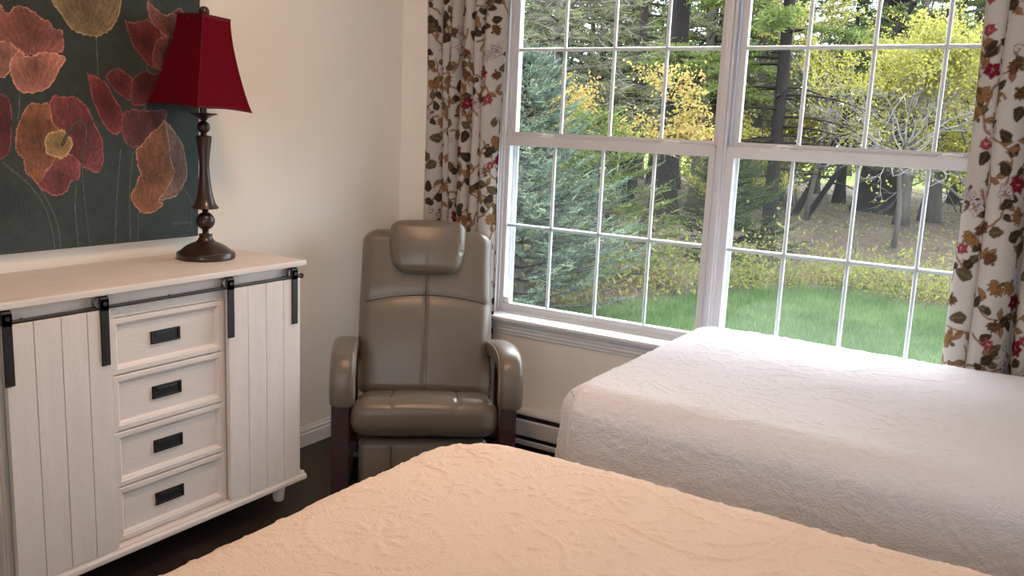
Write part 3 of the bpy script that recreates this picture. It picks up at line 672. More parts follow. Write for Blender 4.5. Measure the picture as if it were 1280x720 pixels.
# ================================================================== RECLINER
CH = empty('recliner_chair', (.774, -.780, 0), math.radians(36.8), label='taupe leather reclining armchair with headrest cushion and wooden side frames in the corner', cat='armchair')
def g(x, c, w): return math.exp(-((x - c) / w) ** 2)
def cushion(size, r, mid, fn, name, parent=CH, arc=5, mat='leather'):
    vs, fs = rbox(*size, r, arc, mid); m = MB(); m.add(vs, fs); m.xf(fn)
    return m.build(name, M[mat], parent, 180)
# seat
def seat_fn(v):
    x, y, z = v; top = max(0, z / .082); t = (y + .25) / .5
    zz = z + .012 * (1 - (x / .29) ** 2) * (1 if z > 0 else .3) - .108 * t * (1 if z > 0 else .5)
    if z > -.03: zz -= .006 * (g(x, -.13, .008) + g(x, .13, .008)) * (1 if z > .03 else .5)
    yy = y - (.014 * (1 - (z / .082) ** 2) if y < -.1 else 0) + .006 * (x / .29) ** 2
    return (x * (1 - .02 * t), yy + .245, zz + .322)
seat = cushion((.578, .50, .165), .068, (44, 8, 2), seat_fn, 'seat')
def on_seat(x, y): return (x * (1 - .02 * y / .5), y, .322 + .0825 + .012 * (1 - (x / .29) ** 2) - .108 * y / .5 - .0052)
for sx in (-.13, .13):
    m = MB(); m.tube([on_seat(sx, y) for y in np.linspace(.05, .40, 12)], .0022, 6)
    m.build('seat_seam', M['seam'], seat, 60)
# backrest
BT = math.radians(18)
def back_to(v): x, y, z = v; return (x - .006, .372 + y * math.cos(BT) + z * math.sin(BT), .305 - y * math.sin(BT) + z * math.cos(BT))
HB = .714
def arch(x): return .387 + .036 * (1 - (x / .27) ** 2)
def back_surface(x, s): return -.052 - .012 * math.cos(x / .29 * PI / 2) * .9 - .010 * g(s, .22, .16)
def back_fn(v):
    x, y, z = v; s = z + HB / 2
    xx = x * (1 - .10 * max(0, (s - HB + .07) / .07) ** 2.2) * (1 + .012 * g(s, .3, .2))
    yy = y
    if y < 0:
        e = min(1, max(0, (.289 - abs(x)) / .05)); e2 = min(1, max(0, (HB - s) / .05))
        yy -= .012 * math.cos(x / .29 * PI / 2) * e2 + .010 * g(s, .22, .16) * e
        if y < -.03:
            yy += .006 * g(s, arch(x), .006) * e + (.006 * g(x, 0, .006) * e2)
            yy -= .006 * (1 - g(s, arch(x), .03)) * e * e2
    return back_to((xx, yy, s))
back = cushion((.560, .115, HB), .050, (56, 2, 70), back_fn, 'backrest')
m = MB()
m.tube([back_to((x, -.0575 - .012 * math.cos(x / .29 * PI / 2) - .0005, arch(x))) for x in np.linspace(-.255, .255, 30)], .0020, 6)
m.tube([back_to((0, -.0575 - .012 + .0010 - .010 * g(s, .22, .16), s)) for s in np.linspace(.10, .60, 24)], .0020, 6)
m.build('backrest_seam', M['seam'], back, 60)
m = MB(); m.tube([back_to((.0045, -.0575 - .0125 - .010 * g(s, .22, .16), s)) for s in np.linspace(.10, .60, 24)], .0010, 6)
m.build('top_stitching', M['stitch'], back, 60)
# headrest cushion
def head_fn(v):
    x, y, z = v; t = max(0, -(z - .05) / .165)
    xx = x * (1 - .24 * t ** 2.6); zz = z + .010 * (1 - (x / .154) ** 2) * (1 if z > 0 else -.6)
    yy = y - .018 * math.cos(x / .154 * PI / 2) * math.cos(z / .115 * PI / 2) * (1 if y < 0 else 0)
    if y < -.01:
        yy += .004 * g(x + .02 * z, .005, .008) * max(0, -z / .11) + .0035 * sum(g(z - k * (x - .154) * 3.2, -.02 + .022 * k, .007) for k in (-1, 0, 1)) * max(0, (x - .098) / .06) * 1.4
    return back_to((xx, yy - .088, zz + .624))
cushion((.322, .084, .220), .040, (40, 2, 28), head_fn, 'headrest')
# padded arms : a rounded section swept along a bent path
def arm_path(): return smooth_line([(.040, .366), (.032, .41), (.036, .47), (.058, .515), (.100, .539), (.18, .545), (.28, .535), (.38, .517), (.455, .498)], 5)
for sg in (-1, 1):
    pth = arm_path(); n = len(pth); vs = []; sc = 24
    for i, (y, z) in enumerate(pth):
        a = pth[max(i - 1, 0)]; b = pth[min(i + 1, n - 1)]; d = np.array([b[0] - a[0], b[1] - a[1]]); d /= np.hypot(*d); nn = np.array([-d[1], d[0]])   # outward (front/top)
        t = i / (n - 1); end = min(1, t / .04 + .62, (1 - t) / .04 + .62); w = (.050 - .006 * (t < .12) * (1 - t / .12)) * min(1, .8 + end * .2); th = .038 * end
        for k in range(sc):
            q = 2 * PI * k / sc; c_, s_ = math.cos(q), math.sin(q)
            px_ = abs(c_) ** .55 * (1 if c_ > 0 else -1) * w; pn = abs(s_) ** .75 * (1 if s_ > 0 else -1) * th
            vs.append((sg * .314 + px_ + (.018 - .10 * max(0, y - .05) if sg > 0 else -.05 * max(0, y - .05)), y + nn[0] * pn, z + nn[1] * pn))
    fs = [(i * sc + k, i * sc + (k + 1) % sc, (i + 1) * sc + (k + 1) % sc, (i + 1) * sc + k) for i in range(n - 1) for k in range(sc)] + [tuple(range(sc)), tuple(range((n - 1) * sc, n * sc))]
    m = MB(); m.add(vs, fs); arm = m.build('armrest', M['leather'], CH, 70)
    m = MB()
    for e in (-1, 1):
        pts = []
        for i in range(2, n - 2):
            y, z = pth[i]; a, b = pth[i - 1], pth[i + 1]; d = np.array([b[0] - a[0], b[1] - a[1]]); d /= np.hypot(*d)
            pts.append((sg * .314 + e * .0445 + (.018 - .10 * max(0, y - .05) if sg > 0 else -.05 * max(0, y - .05)), y - d[1] * .0262, z + d[0] * .0262))
        m.tube(pts, .0017, 6)
    m.build('arm_stitching', M['stitch'], arm, 60)
    # wooden side frame
    m = MB(); xc = sg * .320 + (.008 if sg > 0 else 0)
    prof = [(.012, .0), (.078, .0), (.070, .12), (.066, .30), (.072, .40), (.014, .40), (.010, .30), (.010, .12)]
    m.prism(prof, xc - .034, xc + .034, 'x')
    m.box(xc - .030, xc + .030, .06, .56, .0, .048, .006)
    m.prism([(.50, .03), (.565, .03), (.535, .30), (.475, .52), (.43, .50), (.475, .30)], xc - .026, xc + .026, 'x')
    m.box(xc - .026, xc + .026, .05, .46, .455, .50, .006)
    if sg > 0: m.xf(lambda v: (v[0] + .012 * (1 - v[2] / .5) * (1 if v[0] < xc else .0) - .004, v[1], v[2]))
    m.build('side_frame', M['mahogany'], CH, 30)
# footrest flap and underframe
def foot_fn(v):
    x, y, z = v
    yy = y - .010 * (1 - (z / .12) ** 2) * (1 if y < 0 else 0) + (.005 * (g(x, -.125, .007) + g(x, .125, .007)) if y < 0 else 0)
    return (x, yy + .075, z + .110)
fr = cushion((.505, .066, .228), .030, (44, 1, 8), foot_fn, 'footrest')
for sx in (-.125, .125):
    m = MB(); m.tube([(sx, .0355 - .010 * (1 - ((z - .110) / .12) ** 2) + .006, z) for z in np.linspace(.03, .205, 10)], .002, 6)
    m.build('footrest_seam', M['seam'], fr, 60)
m = MB(); m.box(-.285, .285, .12, .43, .215, .262, .004); m.box(-.29, .29, .26, .32, .02, .07, .004); m.box(-.06, .06, .2, .38, .05, .25, .01)
m.build('underframe', M['iron'], CH)

# ================================================================== BEDS
QR = np.random.RandomState(11)
Q = Ras(0, 0, 2.6, 2.9, .0026, (0.,), 5)
uu, vv = np.meshgrid(np.arange(Q.nx) * Q.st, np.arange(Q.ny) * Q.st)
Q.a[..., 0] = 0.0001 * np.abs(np.sin((uu + vv) * PI / .017)) * np.abs(np.sin((uu - vv) * PI / .017))
def qleaf(x, y, a, l, w, h=.0032):
    d = np.array([math.cos(a), math.sin(a)]); p = np.array([x, y])
    Q.line([p, p + d * l * .35, p + d * l * .75, p + d * l], [w * .35, w, w * .7, w * .15], (h,), 'max')
def flat(x, y, rx, ry):
    w = Q.window([(x - rx, y - ry), (x + rx, y + ry)]); 
    if w is None: return
    sl, X, Y = w; Q.a[sl][((X - x) / rx) ** 2 + ((Y - y) / ry) ** 2 < 1] = .0002
MED = [(i * .52 + (.26 if j % 2 else 0) + .16, j * .40 + .14) for i in range(6) for j in range(8)]
for k in range(5600):
    x, y = QR.rand() * 2.6, QR.rand() * 2.9; fl = math.sin(x * 7) * 1.6 + math.cos(y * 6) * 1.4
    qleaf(x, y, fl + QR.choice([-.7, .7]) + QR.randn() * .15, .022 + .014 * QR.rand(), .0048 + .0024 * QR.rand(), .0024 + .0014 * QR.rand())
for k in range(150):
    x, y = QR.rand() * 2.6, QR.rand() * 2.9; pts = []
    for s_ in range(14):
        pts.append((x, y)); fl = math.sin(x * 7) * 1.6 + math.cos(y * 6) * 1.4; x += .018 * math.cos(fl); y += .018 * math.sin(fl)
    Q.line(pts, .0042, (.0042,), 'max')
for x, y in MED:
    flat(x, y, .150, .105)
    for t in np.linspace(0, 2 * PI, 46)[:-1]: Q.line([(x + .140 * math.cos(t), y + .096 * math.sin(t))] * 2, .0066, (.0040,), 'max')
    for t in range(9): a = t * 2 * PI / 9; qleaf(x + .018 * math.cos(a), y + .014 * math.sin(a), a, .050, .009, .0036)
    for t in range(5): a = t * 2 * PI / 5 + .3; qleaf(x + .085 * math.cos(a) * .9, y + .055 * math.sin(a), a + 1.2, .032, .006, .0032)
    Q.line([(x, y)] * 2, .012, (.0036,), 'max')
# soften
for _ in range(1):
    A = Q.a; A[1:-1, 1:-1] = (A[1:-1, 1:-1] * 4 + A[:-2, 1:-1] + A[2:, 1:-1] + A[1:-1, :-2] + A[1:-1, 2:]) / 8

def coverlet(parent, x0, x1, y0, y1, zt, r, step, flare, seed, ou=0., ov=0., mat='bed_warm'):
    rs = np.random.RandomState(seed); zb = .035; arc = 14
    tt = np.tan(PI / 4 * (1 - np.arange(arc) / arc))
    def ticks(a, b, ra, rb):
        lo = a + r - r * tt if ra else np.array([]); hi = (b - r + r * tt)[::-1] if rb else np.array([])
        aa = a + r if ra else a; bb = b - r if rb else b; return np.concatenate([lo, np.linspace(aa, bb, max(2, int((bb - aa) / step) + 1)), hi])
    tx = ticks(x0, x1, True, False); ty = ticks(y0, y1, True, True); tz = ticks(zb, zt, False, True)
    Vs, UVs, Fs = [], [], []; off = 0
    def face(A, B, fn, uv):
        nonlocal off
        a, b = np.meshgrid(A, B); Vs.append(np.stack(fn(a.ravel(), b.ravel()), 1)); UVs.append(np.stack(uv(a.ravel(), b.ravel()), 1))
        na = len(A); i = (np.arange(len(B) - 1)[:, None] * na + np.arange(na - 1)[None, :]).ravel() + off
        Fs.append(np.stack([i, i + 1, i + na + 1, i + na], 1)); off += len(A) * len(B)
    o = np.ones_like
    face(tx, ty, lambda a, b: (a, b, zt * o(a)), lambda a, b: (a - x0 + .75, b - y0 + .8))
    face(tx, tz, lambda a, b: (a, y0 * o(a), b), lambda a, b: (a - x0 + .75, .8 - (zt - b)))
    face(tx, tz, lambda a, b: (a, y1 * o(a), b), lambda a, b: (a - x0 + .75, .8 + y1 - y0 + zt - b))
    face(ty, tz, lambda a, b: (x0 * o(a), a, b), lambda a, b: (.75 - (zt - b), a - y0 + .8))
    V = np.concatenate(Vs); UV = np.concatenate(UVs); F = np.concatenate(Fs)
    _, first, inv = np.unique(np.round(V, 5), axis=0, return_index=True, return_inverse=True); inv = inv.ravel()
    V = V[first]; UV = UV[first]; F = inv[F]
    inn = np.stack([np.maximum(V[:, 0], x0 + r), np.clip(V[:, 1], y0 + r, y1 - r), np.minimum(V[:, 2], zt - r)], 1)
    D = V - inn; D /= np.linalg.norm(D, axis=1)[:, None]; Pn = inn + D * r
    hd = np.clip((zt - r - V[:, 2]) / (zt - r - zb), 0, 1)
    hor = D.copy(); hor[:, 2] = 0; hl = np.linalg.norm(hor, axis=1)[:, None]; hor = hor / np.maximum(hl, 1e-6)
    s = Pn[:, 0] * hor[:, 1] * 1.0 + Pn[:, 1] * hor[:, 0]                 # runs along the perimeter
    cor = np.exp(-(((V[:, 0] - x0) / .30) ** 2)) * np.exp(-((np.minimum(abs(V[:, 1] - y0), abs(V[:, 1] - y1)) / .30) ** 2))
    wav = (np.sin(s * 9 + seed) * .006 + np.sin(s * 23 + 2 * seed) * .004) + cor * .040 * np.sin(np.arctan2(hor[:, 1], hor[:, 0]) * 2.0 + s * 26 + .8)
    Pn = Pn + hor * ((flare * hd ** 1.2 + wav * hd ** 1.4)[:, None]) * (hl > .02) * np.where((hor[:, 1] > .5)[:, None], .0, 1.)
    Pn[:, 2] += .004 * np.sin(Pn[:, 0] * 5.3 + seed) * np.sin(Pn[:, 1] * 6.1) * (1 - hd)
    hgt = Q.sample((UV[:, 0] + ou) % 2.55, (UV[:, 1] + ov) % 2.85)[:, 0]
    Pn = Pn + D * hgt[:, None]
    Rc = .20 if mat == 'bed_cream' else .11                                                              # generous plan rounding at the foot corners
    for yc, sg in ((y0 + Rc, -1), (y1 - Rc, 1)):
        dx = x0 + Rc - Pn[:, 0]; dy = sg * (Pn[:, 1] - yc); k = (dx > 0) & (dy > 0)
        l = np.hypot(dx, dy); f = np.where(k, np.maximum(dx, dy) / np.maximum(l, 1e-6), 1.)
        Pn[:, 0] = np.where(k, x0 + Rc - dx * f, Pn[:, 0]); Pn[:, 1] = np.where(k, yc + sg * dy * f, Pn[:, 1])
    L = np.array(parent.location); return big_mesh('coverlet', Pn - L, F, M[mat], parent, True)

def bed(loc, x0, x1, y0, y1, zt, label, step, seed, ou=0, ov=0, mat='bed_warm'):
    B = empty('bed', loc, label=label, cat='bed')
    coverlet(B, x0, x1, y0, y1, zt, .095, step, .055, seed, ou, ov, mat)
    m = MB(); vs, fs = rbox(x1 - x0 - .10, y1 - y0 - .10, .24, .05, 3); c = ((x0 + x1) / 2 + .04, (y0 + y1) / 2, zt - .14)
    m.add([(v[0] + c[0] - loc[0], v[1] + c[1] - loc[1], v[2] + c[2] - loc[2]) for v in vs], fs); m.build('mattress', M['mattress'], B, 40)
    m = MB(); m.box(x0 + .08, x1 - .03, y0 + .06, y1 - .06, .26, zt - .265, .01); m.xf(lambda v: (v[0] - loc[0], v[1] - loc[1], v[2])); m.build('bed_base', M['bed_wood'], B)
    for x in (x0 + .14, x1 - .1):
        for y in (y0 + .12, y1 - .12):
            m = MB(); m.lathe([(.022, 0), (.03, .26)], (x - loc[0], y - loc[1], 0), 16); m.build('leg', M['bed_wood'], B)
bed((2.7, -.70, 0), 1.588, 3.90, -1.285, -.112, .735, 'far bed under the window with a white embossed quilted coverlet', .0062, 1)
bed((2.7, -2.30, 0), 1.550, 3.90, -2.86, -1.664, .725, 'near bed with a peach embossed quilted coverlet, in front of the armchair', .0044, 4, .21, .34, 'bed_cream')

# ================================================================== CURTAINS
def motifs(R, L, Hh, rs, dens=.088, red=.09):
    BR, OL, GO, CR, PK, TAN = (.052, .038, .026), (.105, .085, .048), (.31, .19, .09), (.24, .022, .050), (.36, .12, .14), (.34, .225, .155)
    def heart(u, v, a, s, col):
        pts = []
        for t in np.linspace(0, 2 * PI, 22)[:-1]:
            x = s * (.62 * math.sin(t) * (1 - .18 * math.cos(t))); y = s * (.85 * math.cos(t) - .28 * abs(math.sin(t)) ** 1.5 * (math.cos(t) > -.3)) 
            if math.cos(t) < -.6: x *= .8
            pts.append((u + x * math.cos(a) - y * math.sin(a), v + x * math.sin(a) + y * math.cos(a)))
        R.poly(pts, col); d = (-math.sin(a), math.cos(a))
        R.line([(u - d[0] * s * .7, v - d[1] * s * .7), (u + d[0] * s * .6, v + d[1] * s * .6)], .0016, tuple(c * 2.2 for c in col))
    def petal_(u, v, a, l, w, col, ln=None, n=3):
        d = np.array([math.cos(a), math.sin(a)]); e = np.array([-d[1], d[0]]); p = np.array([u, v])
        pts = [p + d * l * t + e * w * k * math.sin(PI * min(1, t ** .8)) for t, k in [(.02, .6), (.3, 1), (.6, 1.15), (.85, 1), (1, .0), (.85, -1), (.6, -1.15), (.3, -1), (.02, -.6)]]
        R.poly([tuple(q) for q in pts], col)
        if ln is not None:
            R.line([tuple(q) for q in pts + pts[:1]], .0013, ln)
            for k in np.linspace(-.5, .5, n): R.line([tuple(p + d * l * .15), tuple(p + d * l * .75 + e * w * k)], .0010, ln)
    def flower(u, v, s, kind):
        a0 = rs.rand() * 6
        col, ln, cen = {'c': (CR, (.12, .006, .02), GO), 'g': (GO, (.14, .05, .015), (.20, .03, .03)), 'w': ((.62, .57, .57), (.20, .13, .15), GO), 'p': (PK, (.24, .02, .05), (.6, .4, .2))}[kind]
        n = rs.randint(5, 8)
        for k in range(n): petal_(u, v, a0 + k * 2 * PI / n, s * (.8 + .4 * rs.rand()), s * .34, col, ln)
        for k in range(5): R.line([(u + rs.randn() * s * .12, v + rs.randn() * s * .12)] * 2, s * .10, cen)
    def fan(u, v, s, a, col, ln):
        for k in np.linspace(-1.1, 1.1, 6): petal_(u, v, a + k, s * (1.15 - .2 * abs(k)), s * .24, col, ln, 2)
        petal_(u, v, a + PI, s * .5, s * .2, OL)
    def twig(u, v, a, l):
        pts = [(u, v)]
        for k in range(10): a += rs.randn() * .35; u += math.cos(a) * l / 10; v += math.sin(a) * l / 10; pts.append((u, v))
        R.line(pts, np.linspace(.0065, .0028, 11), TAN); R.line([(x + .002, y) for x, y in pts], .0016, (.16, .075, .05))
        for k in (3, 6, 8):
            b = a + rs.choice([-1, 1]) * (.8 + rs.rand() * .5)
            if rs.rand() < .5: heart(pts[k][0] + .03 * math.cos(b), pts[k][1] + .03 * math.sin(b), b - PI / 2, .022 + .012 * rs.rand(), [BR, OL, BR][rs.randint(3)])
            else: petal_(pts[k][0], pts[k][1], b, .05, .012, (.28, .165, .085), (.16, .07, .03), 1)
    def tendril(u, v, s):
        a0 = rs.rand() * 6; R.line([(u + s * (1 - t) * math.cos(a0 + t * 9), v + s * (1 - t) * math.sin(a0 + t * 9)) for t in np.linspace(0, .85, 26)], .0017, (.13, .075, .04))
        R.line([(u + s * math.cos(a0), v + s * math.sin(a0)), (u + s * 1.6 * math.cos(a0 - .5), v + s * 1.6 * math.sin(a0 - .5))], .0017, (.13, .075, .04))
    nu, nv = int(L / dens) + 1, int(Hh / dens) + 1; order = [(i, j) for i in range(nu) for j in range(nv)]; rs.shuffle(order)
    for i, j in order:
        if rs.rand() < .45: twig((i + rs.rand()) * dens, R.v0 + (j + rs.rand()) * dens, rs.choice([1.57, -1.57, .6, 2.5]) + rs.randn() * .3, .12 + .1 * rs.rand())
    for i, j in order:
        u, v = (i + .15 + .7 * rs.rand()) * dens, R.v0 + (j + .15 + .7 * rs.rand()) * dens; q = rs.rand()
        if q < .30 + (.09 - red): heart(u, v, rs.rand() * 6.3, .030 + .014 * rs.rand(), BR if rs.rand() < .65 else OL)
        elif q < .39: flower(u, v, .036, 'c')
        elif q < .54: fan(u, v, .048, rs.rand() * 6.3, GO, (.16, .06, .02))
        elif q < .64: flower(u, v, .040, 'w')
        elif q < .71: fan(u, v, .038, rs.rand() * 6.3, CR if red > .06 else (.16, .10, .045), (.10, .03, .02))
        elif q < .77: flower(u, v, .026, 'p')
        elif q < .84: fan(u, v, .042, rs.rand() * 6.3, (.60, .55, .56), (.20, .13, .15))
        elif q < .92: tendril(u, v, .020)
        else:
            a = rs.rand() * 6
            for k in (-.5, .5): petal_(u, v, a + k, .055, .011, (.30, .175, .09), (.17, .07, .03), 1)

def curtain(name, label, xa, xb, nf, yc, amp, z0, z1, seed, ph=0., narrow=-1.22, tail=0., red=.09):
    rs = np.random.RandomState(seed); ns = 1600; s = np.linspace(0, 1, ns)
    th = (s + .22 / nf * np.sin(s * 2 * PI * nf * .37 + seed)) * nf * PI + ph
    sn = np.abs(np.sin(th)); yf = -amp * (np.sqrt(sn ** 2 + .012) * (1 + .18 * np.sin(s * 9 + seed)))
    xx = xa + (xb - xa) * s + narrow * (xb - xa) / nf / 2 / PI * np.sin(2 * th)
    if tail: xx = xx; yf = yf - 0
    du = np.hypot(np.gradient(xx), np.gradient(yf)); u = np.cumsum(du); Lc = u[-1]
    step = .0032; nu = int(Lc / step); ug = np.linspace(0, Lc, nu); X = np.interp(ug, u, xx); Yf = np.interp(ug, u, yf)
    nvv = int((z1 - z0) / .0036); zg = np.linspace(z0, z1, nvv)
    K = .84; R = Ras(0, z0, Lc / K, (z1 - z0) / K, .0025, (.56, .525, .49), seed); motifs(R, Lc / K, (z1 - z0) / K, rs, red=red)
    U, Z = np.meshgrid(ug, zg); col = R.sample(U / K, z0 + (Z - z0) / K).reshape(-1, 3)
    zz = (Z - z0) / (z1 - z0); drift = .010 * np.sin(Z * 2.1 + U * 3) + .006 * np.sin(Z * 4.7 + U * 11)
    XX = X[None, :] + drift * .7; YY = yc + Yf[None, :] * (.96 + .10 * (1 - zz)) + drift * .35
    V = np.stack([XX, YY, Z], -1).reshape(-1, 3)
    i = (np.arange(nvv - 1)[:, None] * nu + np.arange(nu - 1)[None, :]).ravel()
    o = big_mesh(name, V, np.stack([i, i + 1, i + nu + 1, i + nu], 1), M['curtain'], None, True, col)
    sm = o.modifiers.new('thickness', 'SOLIDIFY'); sm.thickness = .0012
    tag(o, label, 'curtain'); return o
curtain('curtain', 'cream floral curtain hanging in the corner behind the armchair', .238, .603, 6, -.028, .078, .03, 2.32, 21, .4, red=.025)
curtain('curtain', 'cream floral curtain hanging behind the far bed at the end of the window', 2.448, 2.96, 5, -.018, .078, .03, 2.32, 5, 0., red=.05)
# ================================================================== OUTSIDE
GZ = -.30
def ko(r, g, b): return (r * KOUT, g * KOUT, b * KOUT)
M['turf'] = surf('lawn_soil_green', ko(.045, .085, .028), .95, .35, 3, spec=.1)
M['grass'] = leaf_mat('lawn_grass_blades', [(.050, .088, .028), (.112, .172, .066), (.225, .290, .135)], .45, 1.8)
M['meadow'] = surf('far_meadow_grass', ko(.17, .24, .05), .95, .25, .6, spec=.1)
M['duff'] = surf('forest_floor_litter', ko(.085, .066, .050), .95, .55, 2.2, spec=.1, bump=.6, bscale=9, detail=8)
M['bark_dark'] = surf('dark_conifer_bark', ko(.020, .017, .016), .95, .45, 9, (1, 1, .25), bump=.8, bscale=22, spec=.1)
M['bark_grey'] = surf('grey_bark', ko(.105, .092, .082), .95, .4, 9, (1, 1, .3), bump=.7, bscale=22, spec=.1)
M['bark_pale'] = surf('pale_grey_twig_bark', ko(.26, .24, .225), .9, .3, 12, spec=.1)
M['blue_needles'] = leaf_mat('blue_green_needles', [(.030, .046, .034), (.125, .170, .128), (.360, .430, .260)], .33, 4.2)
M['dark_needles'] = leaf_mat('dark_green_needles', [(.018, .026, .014), (.055, .075, .034), (.130, .160, .068)], .3, 1.4)
M['olive_needles'] = leaf_mat('olive_green_needles', [(.045, .050, .028), (.145, .155, .082), (.330, .330, .190)], .35, 2.4)
M['bright_needles'] = leaf_mat('bright_green_needles', [(.045, .060, .020), (.130, .165, .050), (.280, .330, .110)], .4, 1.4)
M['gold_leaves'] = leaf_mat('young_yellow_orange_leaves', [(.30, .17, .085), (.42, .29, .105), (.47, .40, .125), (.36, .37, .11)], .5, 3.2)
M['lime_leaves'] = leaf_mat('young_yellow_green_leaves', [(.150, .150, .045), (.360, .345, .080), (.520, .490, .120)], .5, 1.2)
M['shrub_leaves'] = leaf_mat('mixed_undergrowth_leaves', [(.045, .060, .020), (.130, .170, .045), (.290, .310, .085), (.200, .135, .080), (.110, .075, .045)], .45, 1.7)
M['dead_twigs'] = leaf_mat('dry_grey_twigs', [(.05, .045, .04), (.12, .11, .10), (.20, .19, .175)], .1, 1.5)

def unit(v): return v / np.maximum(np.linalg.norm(v, axis=-1, keepdims=True), 1e-9)
class Leaves:
    def __init__(s, seed): s.P = []; s.rs = np.random.RandomState(seed); s.R = []
    def add(s, p, d, L, W, bend=.12):
        """diamond blades from points p along directions d"""
        n = len(p); d = unit(d); L = np.broadcast_to(L, (n,))[:, None]; W = np.broadcast_to(W, (n,))[:, None]
        side = unit(np.cross(d, s.rs.randn(n, 3))); nn = np.cross(d, side)
        s.P.append(np.stack([p, p + d * L * .45 + side * W + nn * W * bend * 3, p + d * L, p + d * L * .45 - side * W + nn * W * bend * 3], 1)); s.R.append(s.rs.rand(n))
    def build(s, name, mat, parent, loc):
        P = np.concatenate(s.P); n = len(P); V = P.reshape(-1, 3) - np.array(loc); F = np.arange(4 * n).reshape(n, 4)
        return big_mesh(name, V, F, mat, parent, False, None, np.repeat(np.concatenate(s.R), 4))

def tree_root(name, x, y, label, cat='tree', group=None): return empty(name, (x, y, GZ), label=label, cat=cat, group=group)

def conifer(root, h, rad, seed, needle='dark_needles', bark='bark_dark', z_first=.15, tr=.12, whorl=.28, per=7, droop=.25, twig=.16, tw_n=16, nl=.05, nw=.006, nn=5, dead=0., lean=0.):
    """trunk with whorled branches; every branch carries side twigs clad in needles"""
    rs = np.random.RandomState(seed); lv = Leaves(seed + 1); tb = MB()
    zs = np.linspace(0, h, 12)
    tb.tube([(lean * z / h + .03 * math.sin(z * 1.7 + seed), .03 * math.cos(z * 1.3), z - .03) for z in zs], [max(.008, tr * (1 - z / h) ** .85 * (1 + .5 * math.exp(-z / .22))) for z in zs], 12)
    z = z_first * h if dead == 0 else .20 * h
    while z < h * .985:
        t = z / h; isdead = z < dead * h
        Lb = rad * (1 - t) ** .8 * (1.0 if not isdead else .55) + .06
        for k in range(per if not isdead else max(3, per - 2)):
            a = rs.rand() * 2 * PI; L = Lb * (.65 + .5 * rs.rand()); el = (.35 - droop * 1.6 * (1 - t)) + rs.randn() * .1
            m_ = 6; pts = []
            for i in range(m_ + 1):
                q = i / m_; r = L * q * math.cos(el); zz = z + L * q * math.sin(el) - droop * L * .5 * q * q + .16 * L * q ** 3
                pts.append((math.cos(a) * r + lean * t, math.sin(a) * r, zz))
            tb.tube(pts, [max(.003, .017 * (L / 1.2) * (1 - i / m_) + .0025) for i in range(m_ + 1)], 5)
            pa = np.array(pts)
            if isdead:
                q = rs.rand(10) * .8 + .2; i = np.minimum((q * m_).astype(int), m_ - 1); f = (q * m_ - i)[:, None]
                lv_d.add(pa[i] * (1 - f) + pa[i + 1] * f, rs.randn(10, 3) + np.array([math.cos(a), math.sin(a), -.2]) * 1.2, .12 + .2 * rs.rand(10), .004) if False else None
                for j in range(10):
                    b = pa[i[j]] * (1 - f[j]) + pa[i[j] + 1] * f[j]; d = rs.randn(3) + np.array([math.cos(a), math.sin(a), -.2]) * 1.3; d /= np.linalg.norm(d)
                    tb.tube([b, b + d * (.1 + .22 * rs.rand())], [.004, .002], 3)
                if rs.rand() < .6: continue
            q = .22 + .78 * rs.rand(max(4, int(tw_n * L / rad * 1.3))) ** .8; i = np.minimum((q * m_).astype(int), m_ - 1); f = (q * m_ - i)[:, None]
            B = pa[i] * (1 - f) + pa[i + 1] * f; ax = unit(pa[i + 1] - pa[i]); sd = np.cross(ax, [0, 0, 1]); sd = unit(sd) * rs.choice([-1, 1], len(q))[:, None]
            d = unit(ax * .8 + sd * (.75 + .3 * rs.rand(len(q)))[:, None] + np.array([0, 0, 1]) * (rs.randn(len(q)) * .18 - .10)[:, None])
            tl = twig * (.6 + .7 * rs.rand(len(q))) * (1.25 - .6 * q)
            B = np.concatenate([B, pa[-1:]]); d = np.concatenate([d, unit(pa[-1:] - pa[-2:-1])]); tl = np.append(tl, twig)
            for c in range(nn):
                w = (c + .3 * rs.rand(len(B))) / nn; p = B + d * (tl * w)[:, None]
                dd = d * .75 + rs.randn(len(B), 3) * .55 + np.array([0, 0, .12]); lv.add(p, dd, nl * (.8 + .5 * rs.rand(len(B))), nw)
            lv.add(B, d, tl, nw * 1.6)
        z += whorl * (.55 + .7 * (1 - t)) * (.8 + .4 * rs.rand())
    bx = root.location
    tb.build('trunk', M[bark], root, 180)
    return lv.build('foliage', M[needle], root, (0, 0, 0))
lv_d = None

